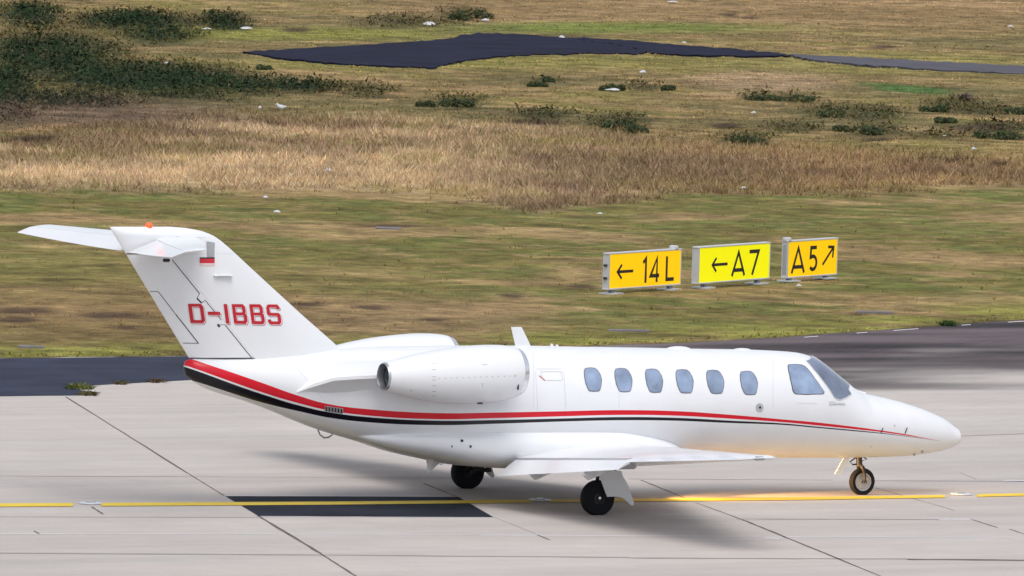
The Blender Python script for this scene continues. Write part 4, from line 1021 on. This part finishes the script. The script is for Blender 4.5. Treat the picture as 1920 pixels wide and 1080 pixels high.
# slabs and drains in the grass
DM = mat('slab_concrete', tuple(s2l((128, 124, 128))/KLUM), .85, var=.2, vscale=3)
for cx, cy, wpx, dpx, lab in ((728,430,48,6,'grey drain slab in the grass right of the tailplane'), (1180,621.5,78,5,'grey drain slab at the grass edge above the cabin roof'), (1640,587,70,5,'long grey drain slab in the grass right of the signs'), (58,652,48,6,'grey drain slab in the grass left of the fin')):
    a = G(cx-wpx/2, cy); b = G(cx+wpx/2, cy+1.5); c = G(cx, cy-dpx*.35)-G(cx, cy+dpx*.35); c = c*.6; z = float(gz(*((a+b)/2)[:2]))+.0
    P = [np.array([*(a[:2]), z-.1]), np.array([*(b[:2]), z-.1]), np.array([*((b+c)[:2]), z-.1]), np.array([*((a+c)[:2]), z-.1])]
    mb = MB(); mb.prism(P, (0, 0, .13)); root = mb.build('drain_slab', DM); tag(root, lab, 'drain', 'drain slabs sunk in the grass')
# white scraps and birds
SM = mat('pale_scrap', (.52, .53, .55), .7, var=.1)
SCR = [(805,46,20,8,'largest white scrap in the grass above the asphalt area'),(911,38.5,14,6,'oval white scrap in the grass above the asphalt area, right of the largest'),(1053,70,11,6,'small white scrap lying at the rim of the far asphalt'),(388,55,18,4,'flat white scrap by the upper bramble patch, left one of two'),(461,53,22,5,'flat white scrap by the upper bramble patch, right one of two'),
 (487,203,6,6,'tiny white scrap left of the forked one above the straw belt'),(616,321,16,7,'white scrap on the lower edge of the straw belt'),(1206,136,14,6,'dull white scrap on pinkish grass below the path'),(1413,212.5,11,5,'small white scrap left of the right hand bushes'),(1825,282,11,6,'small white scrap near the right border below the bushes'),(1772,257,7,3,'tiny white scrap between the bushes near the right border'),
 (519,397,14,5,'small white scrap in the grass right of the tailplane top'),(498,374,10,3,'faint small scrap just above the one right of the tailplane'),(1125,401,12,4,'small grey white scrap in the grass above the first sign'),(1498,539,11,4.5,'white scrap on the grass in front of the rightmost sign'),(1895,50,12,4,'small white scrap at the right border above the path'),(1283,80,9,4,'tiny white scrap above the dark path'),(1262,4,22,3,'flat white scrap at the top edge of the photo'),(1150,170,26,5,'flat pale scrap at the foot of the round dark bush'),(1394,356,12,4,'grey scrap at the foot of the straw belt on the right'),(313,121,10,4,'small pale scrap inside the bramble bank')]
for cx, cy, w, h, lab in SCR:
    P = G(cx, cy+h*.5, .0); sc_ = F/np.linalg.norm(P-CP); z = float(gz(P[0], P[1])); mb = MB(); rx = w/sc_/2; hh = max(h/sc_*.7, .04); n = 12; V = []
    z += .05
    for i, s in enumerate((.8, 1, .85, .5, .02)):
        for k_ in range(n):
            a = 2*math.pi*k_/n; jr = 1+.3*math.sin(3*a+cx)+.15*math.sin(5*a+cy); V.append((P[0]+rx*s*jr*math.cos(a), P[1]+rx*.8*s*jr*math.sin(a), z+hh*(0, .25, .6, .9, 1)[i]*(1+.3*math.sin(2*a+cy))))
    mb.add(V, grid_faces(5, n, True)); o = mb.build('litter_scrap', SM, smooth=True); tag(o, lab, 'litter', 'white scraps lying about the field')
# white bird: body, neck and head
P = G(527, 205); z = float(gz(P[0], P[1])); sc_ = F/np.linalg.norm(P-CP); mb = MB()
def W3(a, b): return np.array([P[0]+VS[0]*(a-527)/sc_, P[1]+VS[1]*(a-527)/sc_, z+.02+(206-b)/sc_])
mb.tube([W3(538,201), W3(533,203), W3(528,203.5), W3(523,202), W3(520.5,199.5), W3(519,197.5), W3(516.5,198)], [.01, .05, .085, .07, .045, .04, .008], 12)
mb.tube([W3(527,203), W3(527,206.5)], [.012, .012], 6); o = mb.build('bird', SM, smooth=True); tag(o, 'small white bird standing at the upper rim of the straw belt', 'bird')
# ------------------------------------------------------------------ taxiway signs
FR = mat('sign_frame', (.60, .62, .65), .35, metal=.3); LG2 = mat('sign_leg', (.20, .22, .25), .5, metal=.3); BK = mat('sign_black', (.015, .012, .01), .5)
OR = mat('sign_amber', (.92, .56, .001), .5, emis=(1, .56, 0), estr=.30, spec=.2); YW = mat('sign_yellow', (.92, .86, .001), .5, emis=(.95, .95, 0), estr=.22, spec=.2)
def stroke(mb, pts, w, mapper, closed=False):
    pts = [np.array(p, float) for p in pts]
    n = len(pts); L = []; Rr = []
    for i, p in enumerate(pts):
        a = pts[i]-pts[i-1] if (i > 0 or closed) else pts[i+1]-pts[i]; b = pts[(i+1) % n]-pts[i] if (i < n-1 or closed) else a
        a = a/np.linalg.norm(a); b = b/np.linalg.norm(b); na = np.array([-a[1], a[0]]); nb = np.array([-b[1], b[0]]); m = na+nb; m = m/np.linalg.norm(m); k = min(2, 1/max(.3, m@na))
        L.append(p+m*w/2*k); Rr.append(p-m*w/2*k)
    V = []
    for l, r in zip(L, Rr): V += [mapper(*l), mapper(*r)]
    Fc = [(2*i, 2*i+1, 2*i+3, 2*i+2) for i in range(n-1)]
    if closed: Fc.append((2*n-2, 2*n-1, 1, 0))
    mb.add(V, Fc)
def arc(cx, cy, rx, ry, a0, a1, n=10): return [(cx+rx*math.cos(R(a0+(a1-a0)*i/n)), cy+ry*math.sin(R(a0+(a1-a0)*i/n))) for i in range(n+1)]
def glyph(ch):      # in a box 1 high, widths as given, baseline 0
    if ch == '1': return [[(.04,.80),(.22,.97),(.22,0)]], .30
    if ch == '4': return [[(.46,0),(.46,.96),(.05,.26),(.62,.26)]], .62
    if ch == 'L': return [[(.08,1),(.08,.065),(.52,.065)]], .54
    if ch == 'A': return [[(.02,0),(.33,.97),(.64,0)], [(.12,.24),(.54,.24)]], .66
    if ch == '7': return [[(.02,.935),(.55,.935),(.20,0)]], .56
    if ch == '5': return [[(.50,.94),(.12,.94),(.09,.55)]+arc(.26,.33,.24,.265,118,-140,14)], .56
    return [], 0
C7 = lambda a, b: (1080+a/3.5556, 420+b/3.5556)
SG = 'yellow taxiway guidance signs standing in the grass'
FACE = [None]
def sign(lab, tl, tr, br, bl, feet, thick, facem, draw, openend=False, cap=None, face_label=None):
    f0 = G(*C7(*feet[0])); f1 = G(*C7(*feet[1])); u = (f1-f0); u[2] = 0; u /= np.linalg.norm(u); nrm = np.array([u[1], -u[0], 0.0])
    if nrm@(-_d) < 0: nrm = -nrm
    def onpl(p):
        v = ray(*C7(*p)); t = ((f0-CP)@nrm+thick/2)/(v@nrm); return CP+v*t
    A, B, Cq, Dq = [onpl(p) for p in (tl, tr, br, bl)]
    s0 = ((A+Dq)/2-f0)@u; s1 = ((B+Cq)/2-f0)@u; zt = (A[2]+B[2])/2; zb = (Dq[2]+Cq[2])/2; L = s1-s0; H = zt-zb; zc = (zt+zb)/2
    up = np.array([0, 0, 1.0]); ax = np.stack([u, nrm, up]); cen = f0+u*(s0+s1)/2; cen[2] = zc; root = empty('taxiway_sign', (*(f0+u*(s0+s1)/2)[:2], 0)); tag(root, lab, 'sign', SG)
    print('SIGN', lab[:12], 'L', round(L, 2), 'H', round(H, 2), 'zb', round(zb, 2))
    e = .032
    mb = MB()
    mb.box(cen-nrm*.004, (L+2*e-.01, thick-.012, H+2*e-.01), ax)
    body = mb.build('box', FR, root)
    mb = MB()
    for sg in (-1, 1):
        mb.box(cen+up*sg*(H/2+e/2), (L+2*e+.03, thick+.02, e), ax, bev=.008)
        mb.box(cen+u*sg*(L/2+e/2), (e, thick+.014, H), ax)
    mb.build('frame', FR, root)
    pl = cen+nrm*(thick/2); mb = MB(); mb.box(pl-nrm*.002, (L, .008, H), ax); fc = mb.build('face', facem, root)
    mb = MB(); FACE[0] = fc; draw(mb, lambda s, z: pl+u*(s-L/2)+up*(z-H/2)+nrm*.004, L, H)
    mb = MB()
    for f in (f0, f1):
        ff = f.copy(); ff[2] = zb/2; mb.box(ff, (.07, .07, max(zb, .08)), ax); 
    mb.build('leg', LG2, root) if False else None
    for f in (f0, f1):
        mb = MB(); ff = f.copy(); ff[2] = (zb-e)/2; mb.box(ff, (.10, .09, max(zb-e, .05)), ax); lg = mb.build('leg', LG2, root)
        mb = MB(); ff = f.copy(); ff[2] = .02; mb.box(ff, (.42, .34, .03), ax); mb.build('base_plate', FR, lg)
    mb = MB(); w = cen.copy(); w[2] = .06
    if cap:
        q = cen+u*(cap[0]*L)+up*(H/2+e+.02); mb = MB(); mb.lathe([(-.02, .10), (.03, .10), (.045, .07), (.045, 0)], q, (0, 0, 1), 20); mb.build('top_cap', M['lightgrey'], root, smooth=True)
    if cap and len(cap) > 1:
        q = cen+u*(cap[1]*L)-up*(H/2+e+.03); mb = MB(); mb.box(q+nrm*.05, (.30, .10, .09), ax, bev=.01); mb.build('junction_box', M['lightgrey'], root)
    if openend:
        mb = MB(); q = cen-u*(L/2+e+.004); mb.box(q, (.006, thick*.7, H*.86), ax); mb.build('end_panel', M['plain_grey'], root)
    else:
        mb = MB()
        for zz in ((.18, -.20) if openend is False else ()): mb.box(cen-u*(L/2+e+.02)+up*zz*H, (.05, thick*.5, .045), ax)
        mb.each('latch', M['gap'], root) if openend is False else None
    return L, H, f0, f1
def draw_text(items):
    """items: (glyph, left fraction, right fraction, bottom fraction, top fraction) of the face"""
    def f(mb, mp, L, H):
        for ch, a, b, c, d in items:
            mb = MB(); g, w = glyph(ch); x0 = a*L; sx = (b-a)*L/w; z0 = c*H; sz = (d-c)*H
            for s in g: stroke(mb, [(x0+p*sx, z0+q*sz) for p, q in s], .078, mp)
            mb.build('character', BK, FACE[0])
        return
    return f
def arrow(a, b, head, w=.060):
    def f(mb, mp, L, H):
        mb = MB(); A = np.array([a[0]*L, a[1]*H]); B = np.array([b[0]*L, b[1]*H]); d = (B-A)/np.linalg.norm(B-A); n_ = np.array([-d[1], d[0]])
        stroke(mb, [A, B-d*.03], w, mp); h = head
        stroke(mb, [B-d*h+n_*h*.9, B, B-d*h-n_*h*.9], w, mp)
        mb.build('arrow', BK, FACE[0])
    return f
def both(*fs):
    def f(*a):
        for g in fs: g(*a)
    return f
# fractions measured on each face
sign('amber sign reading arrow left 14L, leftmost of the three', (230,200), (697,178), (693,402), (218,425), ((235,469),(622,441)), .14, OR,
     both(arrow((.33,.475),(.11,.475),.16), draw_text([('1',.46,.525,.095,.84),('4',.565,.70,.095,.84),('L',.785,.915,.105,.84)])), False, (.44,))
sign('bright lemon yellow sign reading arrow left A7, middle of the three', (825,160), (1293,133), (1283,362), (818,385), ((850,430),(1205,402)), .15, YW,
     both(arrow((.40,.49),(.185,.49),.16), draw_text([('A',.46,.65,.115,.83),('7',.705,.845,.115,.85)])), None, (-.47, -.22)[0:1]+(-.22,) if False else None)
sign('small amber sign reading A5 arrow up right, rightmost of the three', (1415,120), (1740,103), (1735,332), (1412,350), ((1418,384),(1662,366)), .13, OR,
     both(draw_text([('A',.07,.34,.09,.84),('5',.43,.60,.12,.845)]), arrow((.71,.28),(.93,.78),.17)), True, (-.48,))
sc.render.film_transparent = False
